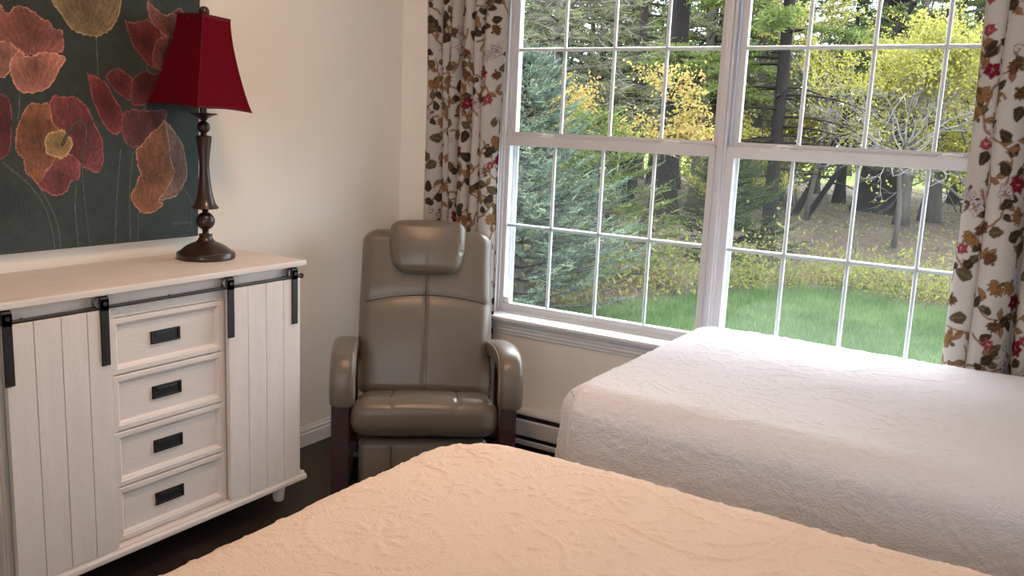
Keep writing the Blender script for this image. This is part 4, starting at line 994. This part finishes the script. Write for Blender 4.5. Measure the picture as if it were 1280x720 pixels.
def branchy(root, seed, trunks, depth, L0, r0, leaf, bark, leaf_n, leaf_l, leaf_w, spread=.55, up=.18, leaf_from=2, shrink=.74, zmin=-9, kids=3, leaf_z0=-99.):
    """broadleaf tree or shrub: recursive twigs, leaves on the last orders"""
    rs = np.random.RandomState(seed); tb = MB(); lv = Leaves(seed + 3); tips = []
    def grow(p, d, L, r, o):
        n = 4; pts = [p]
        for i in range(n):
            d = d + rs.randn(3) * .13 + np.array([0, 0, up * .25]); d /= np.linalg.norm(d); p = p + d * L / n; pts.append(p)
        tb.tube(pts, [max(.0022, r * (1 - .42 * i / n)) for i in range(n + 1)], 6 if o < 2 else 4)
        if o >= leaf_from: tips.append((np.array(pts), o))
        if o < depth:
            for k in range(kids if o else kids + 1):
                e = d + rs.randn(3) * spread; e[2] += up * .5; e /= np.linalg.norm(e)
                grow(np.array(pts[rs.randint(2, n + 1)]), e, L * shrink * (.75 + .5 * rs.rand()), r * .58, o + 1)
    for (p, d, Lq) in trunks: grow(np.array(p, float), np.array(d, float) / np.linalg.norm(d), L0 * Lq, r0, 0)
    for pts, o in tips:
        if pts[-1][2] < leaf_z0: continue
        n = leaf_n; q = rs.rand(n) * (len(pts) - 1.001); i = q.astype(int); f = (q - i)[:, None]
        b = pts[i] * (1 - f) + pts[i + 1] * f + rs.randn(n, 3) * leaf_l * .6
        lv.add(b, rs.randn(n, 3) + np.array([0, 0, -.15]), leaf_l * (.6 + .7 * rs.rand(n)), leaf_w)
    tb.build('trunk', M[bark], root, 180)
    return lv.build('foliage', M[leaf], root, (0, 0, 0)) if lv.P else None

# ---- ground: lawn, forest floor, far meadow
def lawn_edge(x): return 6.9 + .35 * math.sin(x * 1.3 + .6) + .15 * math.sin(x * 3.1) - 3.1 / (1 + math.exp((x + .85) * 3.2)) + .10 * x
def sheet(name, mat, x0, x1, ylo, yhi, nx, ny, bump, label):
    xs = np.linspace(x0, x1, nx); V = []
    for j in range(ny):
        for x in xs:
            a, b = ylo(x), yhi(x); y = a + (b - a) * (j / (ny - 1)) ** 1.2; V.append((x, y, GZ + bump(x, y)))
    i = (np.arange(ny - 1)[:, None] * nx + np.arange(nx - 1)[None, :]).ravel()
    o = big_mesh(name, np.array(V), np.stack([i, i + 1, i + nx + 1, i + nx], 1), mat, None, True); structure(o, label); return o
def relief(x, y): return .05 * math.sin(x * 1.1 + y * .7) * math.sin(y * .9) * min(1, max(0, (y - 6) / 4)) + .008 * max(0, y - 8)
sheet('ground_lawn', M['turf'], -9, 9, lambda x: .16, lambda x: lawn_edge(x), 90, 30, lambda x, y: 0, 'lawn outside the window')
sheet('ground_woods', M['duff'], -34, 22, lambda x: .16 if abs(x) > 9 else lawn_edge(x) - .05, lambda x: 31, 110, 60, lambda x, y: relief(x, y) - .003, 'brown leaf litter under the trees')
sheet('ground_meadow', M['meadow'], -70, 50, lambda x: 30.5, lambda x: 100, 30, 20, lambda x, y: relief(x, 31) + .004 * (y - 31) - .02, 'sunny meadow beyond the trees')
# ---- grass blades
rs = np.random.RandomState(5)
gl = Leaves(6)
n = 95000; x = rs.uniform(-3.2, 4.0, n); y = 1.6 + (rs.rand(n) ** 1.0) * 6.2
le = np.array([lawn_edge(a) for a in x]); k = (y < le + rs.randn(n) * .12); x, y = x[k], y[k]; n = len(x)
gl.add(np.stack([x, y, np.full(n, GZ)], 1), np.stack([rs.randn(n) * .45, rs.randn(n) * .45, np.ones(n)], 1), .04 + .07 * rs.rand(n), .0034)
o = gl.build('lawn_grass', M['grass'], None, (0, 0, 0)); tag(o, 'green mown grass of the lawn outside the window', 'grass', kind='stuff')
# ---- leafy undergrowth along the edge of the lawn
ug = Leaves(9); us = MB()
for i in range(640):
    cx = rs.uniform(-6, 3.4); cy = lawn_edge(cx) + abs(rs.randn()) * .9 + .02; hgt = (.12 + .24 * rs.rand()) * (1.15 if cx < .1 else .75); nl_ = rs.randint(14, 34)
    d = rs.randn(nl_, 3) * np.array([.16, .16, .30]); d[:, 2] = abs(d[:, 2]) + .03
    p = np.array([cx, cy, GZ]) + d * (hgt / .36); ug.add(p, rs.randn(nl_, 3) + np.array([0, -.2, .3]), .04 + .045 * rs.rand(nl_), .014)
    if i % 3 == 0:
        for q in range(2):
            e = rs.randn(3) * .10; us.tube([(cx, cy, GZ), (cx + e[0] * .6, cy + e[1] * .6, GZ + hgt * .6), (cx + e[0] * 1.6, cy + e[1] * 1.6, GZ + hgt * 1.15)], [.004, .003, .0015], 4)
o = ug.build('undergrowth', M['shrub_leaves'], None, (0, 0, 0)); tag(o, 'low yellow green leafy undergrowth along the edge of the lawn', 'undergrowth', kind='stuff')
us.build('stems', M['bark_grey'], o, 180)
# dry stalks and fallen twigs on the forest floor
tw = Leaves(31); n = 2600; x = rs.uniform(-9, 5, n); y = rs.uniform(8, 24, n)
tw.add(np.stack([x, y, np.array([GZ + relief(a, b) for a, b in zip(x, y)]) + .01], 1), np.stack([rs.randn(n), rs.randn(n), np.abs(rs.randn(n)) * .35], 1), .15 + .5 * rs.rand(n), .006)
o = tw.build('fallen_twigs', M['dead_twigs'], None, (0, 0, 0)); tag(o, 'dry grey twigs scattered over the forest floor', 'twigs', kind='stuff')
fl = Leaves(33); n = 9000; x = rs.uniform(-12, 6, n); y = 7.5 + 22 * rs.rand(n) ** 1.4
fl.add(np.stack([x, y, np.array([GZ + relief(a, b) for a, b in zip(x, y)]) + .02], 1), rs.randn(n, 3) * np.array([1, 1, .5]) + np.array([0, 0, .6]), .04 + .07 * rs.rand(n), .02)
o = fl.build('low_forest_plants', M['shrub_leaves'], None, (0, 0, 0)); tag(o, 'sparse small green and brown plants on the forest floor', 'undergrowth', kind='stuff')

# ---- near evergreens
T = tree_root('spruce_tree', -1.62, 3.85, 'blue green spruce close outside the left window, nearest tree'); conifer(T, 2.45, 1.15, 41, 'blue_needles', 'bark_grey', .02, .055, .105, 15, .10, .15, 26, .030, .0046, 8)
T = tree_root('spruce_tree', -1.95, 6.0, 'mid green young spruce behind the blue green one at the edge of the lawn'); conifer(T, 1.95, 1.15, 43, 'bright_needles', 'bark_grey', .03, .05, .13, 12, .16, .2, 20, .040, .006, 7)
T = tree_root('spruce_tree', -1.32, 9.1, 'low dark green conifer bush at the left end of the right window', 'conifer'); conifer(T, 1.50, 1.0, 47, 'dark_needles', 'bark_dark', .03, .05, .15, 11, .12, .22, 15, .05, .007, 6)
T = tree_root('spruce_tree', -4.0, 8.6, 'tall olive feathery conifer filling the top of the left window'); conifer(T, 6.6, 2.3, 51, 'olive_needles', 'bark_grey', .26, .13, .24, 11, .30, .34, 22, .07, .009, 6)
b = Leaves(53); n = 1500; rb = np.random.RandomState(54); zz = rb.uniform(1.7, 6, n); aa = rb.uniform(0, 2 * PI, n); rr = 2.3 * (1 - zz / 6.6) ** .8 * rb.rand(n) ** .6
b.add(np.stack([rr * np.cos(aa), rr * np.sin(aa), zz - .15 * rr], 1), np.stack([np.cos(aa), np.sin(aa), -.25 + .2 * rb.randn(n)], 1) + rb.randn(n, 3) * .5, .18 + .35 * rb.rand(n), .004)
b.build('bare_twigs', M['bark_pale'], T, (0, 0, 0))
# ---- yellow and orange young maple
def crown_tree(root, seed, trunk, trunk_r, bark_t, bark_l, leaf, starts, L0, r0, orders, shrink, spread, nleaf, ll, lw, keepfn, jit=.06, kids=3, up=.10, wig=.16):
    """trunk polyline, spreading zigzag limbs and separate leaves"""
    rs2 = np.random.RandomState(seed); tb = MB(); lvs = Leaves(seed + 2); tk = MB()
    for tr_ in trunk: tk.tube(tr_, np.linspace(trunk_r, trunk_r * .6, len(tr_)).tolist(), 8)
    def limb(p, d, L, r, o):
        n = 5; pts = [p]
        for i in range(n): d = unit(d + rs2.randn(3) * wig + np.array([0, 0, .02])); p = p + d * L / n; pts.append(p)
        tb.tube(pts, [max(.0030, r * (1 - .5 * i / n)) for i in range(n + 1)], 5 if o < 3 else 3)
        pa = np.array(pts)
        if o >= 2:
            q = rs2.rand(nleaf) * 4.99; i = q.astype(int); f = (q - i)[:, None]; b = pa[i] * (1 - f) + pa[i + 1] * f + rs2.randn(nleaf, 3) * jit
            b = b[rs2.rand(nleaf) < keepfn(b)]
            if len(b): lvs.add(b, rs2.randn(len(b), 3), ll * (.6 + .7 * rs2.rand(len(b))), lw)
        if o < orders:
            for k in range(kids if o else kids + 1):
                e = unit(d + rs2.randn(3) * np.array([spread, spread * .85, spread * .75]) + np.array([0, 0, up])); limb(pa[rs2.randint(2, n + 1)], e, L * shrink * (.75 + .5 * rs2.rand()), r * .60, o + 1)
    for p, d in starts: limb(np.array(p, float), unit(np.array(d, float)), L0 * (.8 + .4 * rs2.rand()), r0, 0)
    tk.build('trunk', M[bark_t], root, 180); tb.build('limbs', M[bark_l], root, 180); lvs.build('crown', M[leaf], root, (0, 0, 0))
T = tree_root('maple_shrub', -2.42, 7.30, 'young maple with yellow and orange leaves in the left window', 'shrub')
crown_tree(T, 61, [[(0, 0, 0), (.05, 0, .7), (.0, 0, 1.45)], [(0, 0, .3), (-.35, -.1, .9), (-.55, -.15, 1.5)], [(0, 0, .3), (.3, .1, 1.0), (.45, .2, 1.55)]], .035, 'bark_dark', 'bark_dark', 'gold_leaves',
           [((0, 0, 1.45), (-.6, 0, .5)), ((0, 0, 1.45), (.7, 0, .6)), ((-.55, -.15, 1.5), (-1, -.4, .25)), ((-.55, -.15, 1.5), (-.3, .2, 1)), ((.45, .2, 1.55), (1, .4, .3)), ((.45, .2, 1.55), (.4, .2, .9)), ((0, 0, 1.3), (.1, -.5, .6)), ((-.2, 0, 1.2), (-.9, .3, .35)), ((.2, 0, 1.3), (.9, -.2, .25))],
           .62, .018, 3, .66, .62, 30, .052, .017, lambda b: np.clip((b[:, 2] - 1.45) / .25, 0, 1) * np.clip((2.65 - b[:, 2]) / .3, 0, 1), .07, 3, .04)
# ---- pale bare branched tree with lime crown
T = tree_root('birch_tree', .44, 12.5, 'slender tree with bare pale branches and a yellow green crown in the right window')
crown_tree(T, 71, [[(0, 0, 0), (.03, -.02, .6), (-.03, -.05, 1.2), (.03, -.05, 1.75)]], .046, 'bark_grey', 'bark_pale', 'lime_leaves',
           [((.0, -.05, 1.4), (-.9, -.2, .50)), ((.02, -.05, 1.5), (.8, -.3, .6)), ((0, -.05, 1.7), (-.5, .3, .8)), ((.03, -.05, 1.72), (.35, .2, .9)), ((-.02, -.05, 1.3), (-1, .1, .75)), ((0, -.05, 1.55), (1, .1, .4)), ((0, -.05, 1.7), (-.2, -.5, .8)), ((-.02, -.05, 1.35), (-.85, -.5, .25)), ((.03, -.05, 1.75), (.1, .1, 1.2)), ((0, -.05, 1.6), (-1, -.1, .35)), ((.02, -.05, 1.65), (1, -.3, .75))],
           1.05, .020, 4, .70, .66, 30, .058, .019, lambda b: np.clip((b[:, 2] - 2.45) / .75, .05, 1), .08, 3, .12, .22)
# ---- another lime crown to the right and above
T = tree_root('birch_tree', 1.9, 13.6, 'leafy yellow green tree at the right edge of the right window beside the curtain')
branchy(T, 79, [((0, 0, 0), (-.05, 0, 1), 1.0), ((.1, 0, 0), (.3, .1, 1), .9)], 4, 1.75, .05, 'lime_leaves', 'bark_grey', 34, .062, .020, .60, .16, 2, .66, leaf_z0=1.3)
T = tree_root('birch_tree', -1.75, 15.4, 'leafy yellow green tree behind the bare white branches')
branchy(T, 83, [((0, 0, 0), (.05, 0, 1), 1.25)], 4, 1.95, .06, 'lime_leaves', 'bark_grey', 34, .066, .021, .62, .2, 2, .68, leaf_z0=2.3)
# ---- big trunks
def big_trunk(x, y, d, seed, label, mat='bark_dark', h=6.5, lean=(0, 0), boughs=(), flare=.8, needle='bright_needles'):
    T = tree_root('pine_tree', x, y, label); rs = np.random.RandomState(seed); tb = MB()
    zs = np.array([-.05, .05, .15, .3, .5, .8, 1.3, 2, 3, 4, 5.2, h])
    V = []; sg = 18
    for z in zs:
        r0 = d / 2 * (1 - .05 * z) * (1 + flare * math.exp(-max(z, 0) / .22))
        for k in range(sg):
            a = 2 * PI * k / sg; r = r0 * (1 + .05 * math.sin(5 * a + z * .6 + seed) + .16 * flare * math.exp(-max(z, 0) / .25) * math.sin(4 * a + seed) + .03 * rs.randn())
            V.append((lean[0] * z + r * math.cos(a), lean[1] * z + r * math.sin(a), z))
    F = [(i * sg + k, i * sg + (k + 1) % sg, (i + 1) * sg + (k + 1) % sg, (i + 1) * sg + k) for i in range(len(zs) - 1) for k in range(sg)]
    tb.add(V, F); lv = Leaves(seed)
    for (z, a, L, full) in boughs:
        pts = [np.array([lean[0] * z + math.cos(a) * L * q, lean[1] * z + math.sin(a) * L * q, z - .22 * L * q * q + .1 * L * q]) for q in np.linspace(0, 1, 7)]
        tb.tube(pts, [.028 * (1 - .85 * q) for q in np.linspace(0, 1, 7)], 5); pa = np.array(pts)
        if not full:
            for j in range(12):
                b = pa[rs.randint(2, 7)]; e = unit(rs.randn(3) + np.array([math.cos(a), math.sin(a), -.2])); tb.tube([b, b + e * (.15 + .4 * rs.rand())], [.006, .002], 3)
            continue
        n = int(70 * L); q = .25 + .75 * rs.rand(n); i = np.minimum((q * 6).astype(int), 5); f = (q * 6 - i)[:, None]; B = pa[i] * (1 - f) + pa[i + 1] * f
        sd = np.array([-math.sin(a), math.cos(a), 0]); D = unit(np.array([math.cos(a), math.sin(a), 0]) * .7 + sd * rs.choice([-1, 1], n)[:, None] * (.5 + .5 * rs.rand(n))[:, None] + np.array([0, 0, 1]) * (rs.randn(n) * .2 - .08)[:, None])
        tl = .36 * (.6 + .8 * rs.rand(n)) * (1.2 - .6 * q)
        for c in range(7): lv.add(B + D * (tl * c / 7)[:, None], D * .8 + rs.randn(n, 3) * .5, .09, .012)
    tb.build('trunk', M[mat], T, 180)
    if lv.P: lv.build('boughs', M[needle], T, (0, 0, 0))
    return T
R5 = lambda s, z0, z1, n, L, full, c=None, w=3.2: [(np.random.RandomState(s + i).uniform(z0, z1), (np.random.RandomState(s + 50 + i).uniform(-PI, PI) if c is None else c + np.random.RandomState(s + 50 + i).uniform(-w, w) / 2), L * np.random.RandomState(s + 90 + i).uniform(.6, 1.2), full) for i in range(n)]
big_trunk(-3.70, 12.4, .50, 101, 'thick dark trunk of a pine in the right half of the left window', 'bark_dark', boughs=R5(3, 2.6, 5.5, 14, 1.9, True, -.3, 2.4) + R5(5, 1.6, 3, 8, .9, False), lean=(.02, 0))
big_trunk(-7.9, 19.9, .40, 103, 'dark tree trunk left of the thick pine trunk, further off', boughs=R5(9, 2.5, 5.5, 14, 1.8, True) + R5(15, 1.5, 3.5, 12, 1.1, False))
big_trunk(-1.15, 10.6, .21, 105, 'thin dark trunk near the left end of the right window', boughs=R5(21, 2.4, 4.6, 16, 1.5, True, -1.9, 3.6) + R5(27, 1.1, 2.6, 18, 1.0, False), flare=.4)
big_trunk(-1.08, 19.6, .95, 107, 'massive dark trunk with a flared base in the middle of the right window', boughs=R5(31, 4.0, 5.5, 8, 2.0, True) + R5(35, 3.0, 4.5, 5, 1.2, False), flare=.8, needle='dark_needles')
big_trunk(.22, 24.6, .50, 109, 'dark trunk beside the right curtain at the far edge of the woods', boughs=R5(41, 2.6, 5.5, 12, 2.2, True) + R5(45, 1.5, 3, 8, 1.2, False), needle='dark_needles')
big_trunk(-2.3, 16.6, .16, 111, 'slim leaning dark trunk left of the massive one', lean=(.42, .05), h=3.6, boughs=R5(51, .8, 3, 9, .9, False), flare=.3)
big_trunk(-1.9, 15.9, .13, 113, 'second slim leaning trunk just left of the massive one', lean=(.55, -.05), h=3.2, boughs=R5(55, .8, 3, 9, .9, False), flare=.3)
big_trunk(-5.3, 14.6, .20, 115, 'thin dark trunk between the two trunks of the left window', boughs=R5(61, 2.2, 4.6, 14, 1.5, True) + R5(65, 1.2, 3, 14, 1.0, False), flare=.3, needle='olive_needles')
big_trunk(-4.55, 16.8, .24, 117, 'dark trunk just right of the thick pine trunk by the window post', boughs=R5(71, 2.5, 5.2, 12, 1.7, True) + R5(75, 1.0, 3, 14, 1.0, False), flare=.3)

# ---- woods behind: three kinds of thin conifer, each copied many times
protos = []
for k, (h, rad, nd, dead) in enumerate([(7.2, 1.9, 'dark_needles', .40), (6.4, 1.7, 'olive_needles', .30), (7.8, 2.0, 'bright_needles', .36)]):
    T = tree_root('conifer_tree', 0, 0, ('tall thin conifer with dark green boughs in the woods behind', 'tall thin conifer with olive boughs in the woods behind', 'tall thin conifer with bright green boughs in the woods behind')[k], group=('dark green conifers in the woods', 'olive conifers in the woods', 'bright green conifers in the woods')[k])
    conifer(T, h, rad, 200 + k, nd, ('bark_dark', 'bark_grey', 'bark_grey')[k], .1, .15, .34, 7, .26, .36, 16, .11, .015, 5, dead, lean=.1 * (k - 1)); protos.append(T)
spots = []
rw = np.random.RandomState(77); tries = 0
FX, FY = -.524, .852
while len(spots) < 46 and tries < 8000:
    tries += 1
    d = 17 + 24 * rw.rand() ** .9; lat = rw.uniform(-.10, .62); x = 2.75 + d * (FX + .852 * (lat)); y = -3.4 + d * (FY + .524 * (lat))
    if y < 15.5 or 27 < y < 36 or y > 44: continue
    if min([math.hypot(x - a, y - b) for a, b in spots] + [9]) < 1.25: continue
    if min(math.hypot(x - a, y - b) for a, b in [(-3.7, 12.4), (-7.9, 19.9), (-1.08, 19.6), (.22, 24.6)]) < 1.3: continue
    if (abs(lat - .407) < .030 and d < 22.5) or (abs(lat - .497) < .025 and d < 26): continue
    spots.append((x, y))
used = [0, 0, 0]
for i, (x, y) in enumerate(spots):
    k = [0, 1, 2, 0, 1][i % 5]; p = protos[k]
    if used[k] == 0: o = p
    else:
        o = p.copy(); COL.objects.link(o)
        for c in list(p.children):
            d = c.copy(); COL.objects.link(d); d.parent = o
    used[k] += 1
    o.location = (x, y, GZ + relief(x, y) - .03); o.rotation_euler = (0, 0, rw.rand() * 6.28); s_ = .8 + .45 * rw.rand(); o.scale = (s_, s_, s_)
# ---- saplings with small leaves filling the middle distance
sp = None
for i, (x, y, s_) in enumerate([(-5.9, 10.6, 1.0), (-3.0, 14.6, .9), (-6.9, 13.8, 1.1), (-2.9, 18.8, 1.2), (2.1, 15.6, .8), (1.3, 18.2, 1.2), (2.3, 20.5, 1.3), (-5.2, 19.6, 1.1), (-9.3, 17.2, 1.2), (.6, 21.5, 1.1), (-3.9, 22.4, 1.2), (-8.6, 24.0, 1.3), (1.6, 26, 1.4), (-1.9, 24.5, 1.3)]):
    if sp is None:
        sp = o = tree_root('sapling', x, y, 'small leafy yellow green sapling among the trunks', 'sapling', 'saplings in the woods')
        branchy(o, 91, [((0, 0, 0), (.1, 0, 1), 1.0), ((.05, .1, 0), (-.4, .1, 1), .9), ((0, -.1, 0), (.3, -.3, 1), .8)], 3, 1.15, .022, 'lime_leaves', 'bark_grey', 26, .085, .026, .7, .12, 1, .7, leaf_z0=.55)
    else:
        o = sp.copy(); COL.objects.link(o)
        for c in list(sp.children): d = c.copy(); COL.objects.link(d); d.parent = o
        o.location = (x, y, GZ + relief(x, y))
    o.rotation_euler = (0, 0, i * 1.9); o.scale = (s_, s_, s_)
# ---- far treeline
ft = Leaves(301); rs = np.random.RandomState(303); n = 26000; x = rs.uniform(-75, 40, n); hh = 7.5 + 2.5 * np.sin(x * .31) + 1.6 * np.sin(x * .83 + 1)
z = rs.rand(n) ** .8 * (hh + 2); y = 84 + rs.rand(n) * 8
ft.add(np.stack([x, y, z + GZ], 1), rs.randn(n, 3), .9, .35)
o = ft.build('treeline', M['olive_needles'], None, (0, 0, 0)); tag(o, 'far line of dark trees at the end of the meadow', 'treeline', kind='stuff')

# ================================================================== LIGHT
W = bpy.data.worlds.new('sky'); scene.world = W; W.use_nodes = True; nt = W.node_tree; nt.nodes.clear()
out = nt.nodes.new('ShaderNodeOutputWorld'); bg = nt.nodes.new('ShaderNodeBackground'); tc = nt.nodes.new('ShaderNodeTexCoord'); sx = nt.nodes.new('ShaderNodeSeparateXYZ')
cr = nt.nodes.new('ShaderNodeValToRGB'); cr.color_ramp.elements[0].position = 0.; cr.color_ramp.elements[0].color = (.70, .80, .92, 1); cr.color_ramp.elements[1].position = .55; cr.color_ramp.elements[1].color = (.86, .94, 1.04, 1)
nt.links.new(tc.outputs['Generated'], sx.inputs[0]); nt.links.new(sx.outputs['Z'], cr.inputs[0]); nt.links.new(cr.outputs[0], bg.inputs[0]); bg.inputs[1].default_value = SKY
nt.links.new(bg.outputs[0], out.inputs[0])
sl = bpy.data.lights.new('hazy_sun', 'SUN'); sl.energy = SUN; sl.angle = math.radians(50); sl.color = (1.0, .97, .94)
so_ = bpy.data.objects.new('hazy_sun', sl); COL.objects.link(so_); so_.location = (3, 12, 12)
sd = Vector((.22, -.60, -.77)); so_.rotation_euler = sd.to_track_quat('-Z', 'Y').to_euler()
# warm ceiling fixture over the near bed
CL = empty('ceiling_light', (1.30, -1.72, ZC), label='round frosted ceiling light fixture above the foot of the near bed', cat='ceiling light')
m = MB(); m.lathe([(.17, 0), (.175, -.012), (.165, -.03), (.16, -.032)], (0, 0, 0), 40); m.build('canopy', M['bronze'], CL, 40)
m = MB(); m.lathe([(.155, -.03)] + [(.155 * math.cos(t), -.03 - .085 * math.sin(t)) for t in np.linspace(.1, 1.5, 12)], (0, 0, 0), 40); m.build('glass_bowl', emit_mat('warm_lit_glass', (1.0, .62, .37), LAMP), CL, 180)

# ================================================================== CAMERA
cam = bpy.data.cameras.new('camera'); co = bpy.data.objects.new('camera', cam); COL.objects.link(co); scene.camera = co
cam.sensor_fit = 'HORIZONTAL'; cam.sensor_width = 36; cam.lens = 1107.64 / 1280 * 36; cam.clip_start = .05; cam.clip_end = 300
Rv, Uv, Fv = Vector((.8470, .5290, .0433)), Vector((-.1310, .1300, .9829)), Vector((-.5146, .8385, -.1793))
yaw, pit, rol = 0.5504, -0.1803, 0.0440
Fv = Vector((-math.sin(yaw) * math.cos(pit), math.cos(yaw) * math.cos(pit), math.sin(pit))); R0 = Vector((math.cos(yaw), math.sin(yaw), 0)); U0 = R0.cross(Fv)
Rv = R0 * math.cos(rol) + U0 * math.sin(rol); Uv = -R0 * math.sin(rol) + U0 * math.cos(rol)
Mx = Matrix((Rv, Uv, -Fv)).transposed().to_4x4(); Mx.translation = Vector((2.7514, -3.3965, 1.45)); co.matrix_world = Mx

vs_ = scene.view_settings; scene.display_settings.display_device = 'sRGB'
vs_.view_transform = 'Standard'; vs_.look = 'None'; vs_.gamma = 1; vs_.use_curve_mapping = False; vs_.exposure = EXPOSURE
scene.cycles.use_denoising = True
scene.cycles.max_bounces = 10; scene.cycles.diffuse_bounces = 6; scene.cycles.transparent_max_bounces = 24; scene.cycles.glossy_bounces = 4
scene.cycles.sample_clamp_indirect = 8
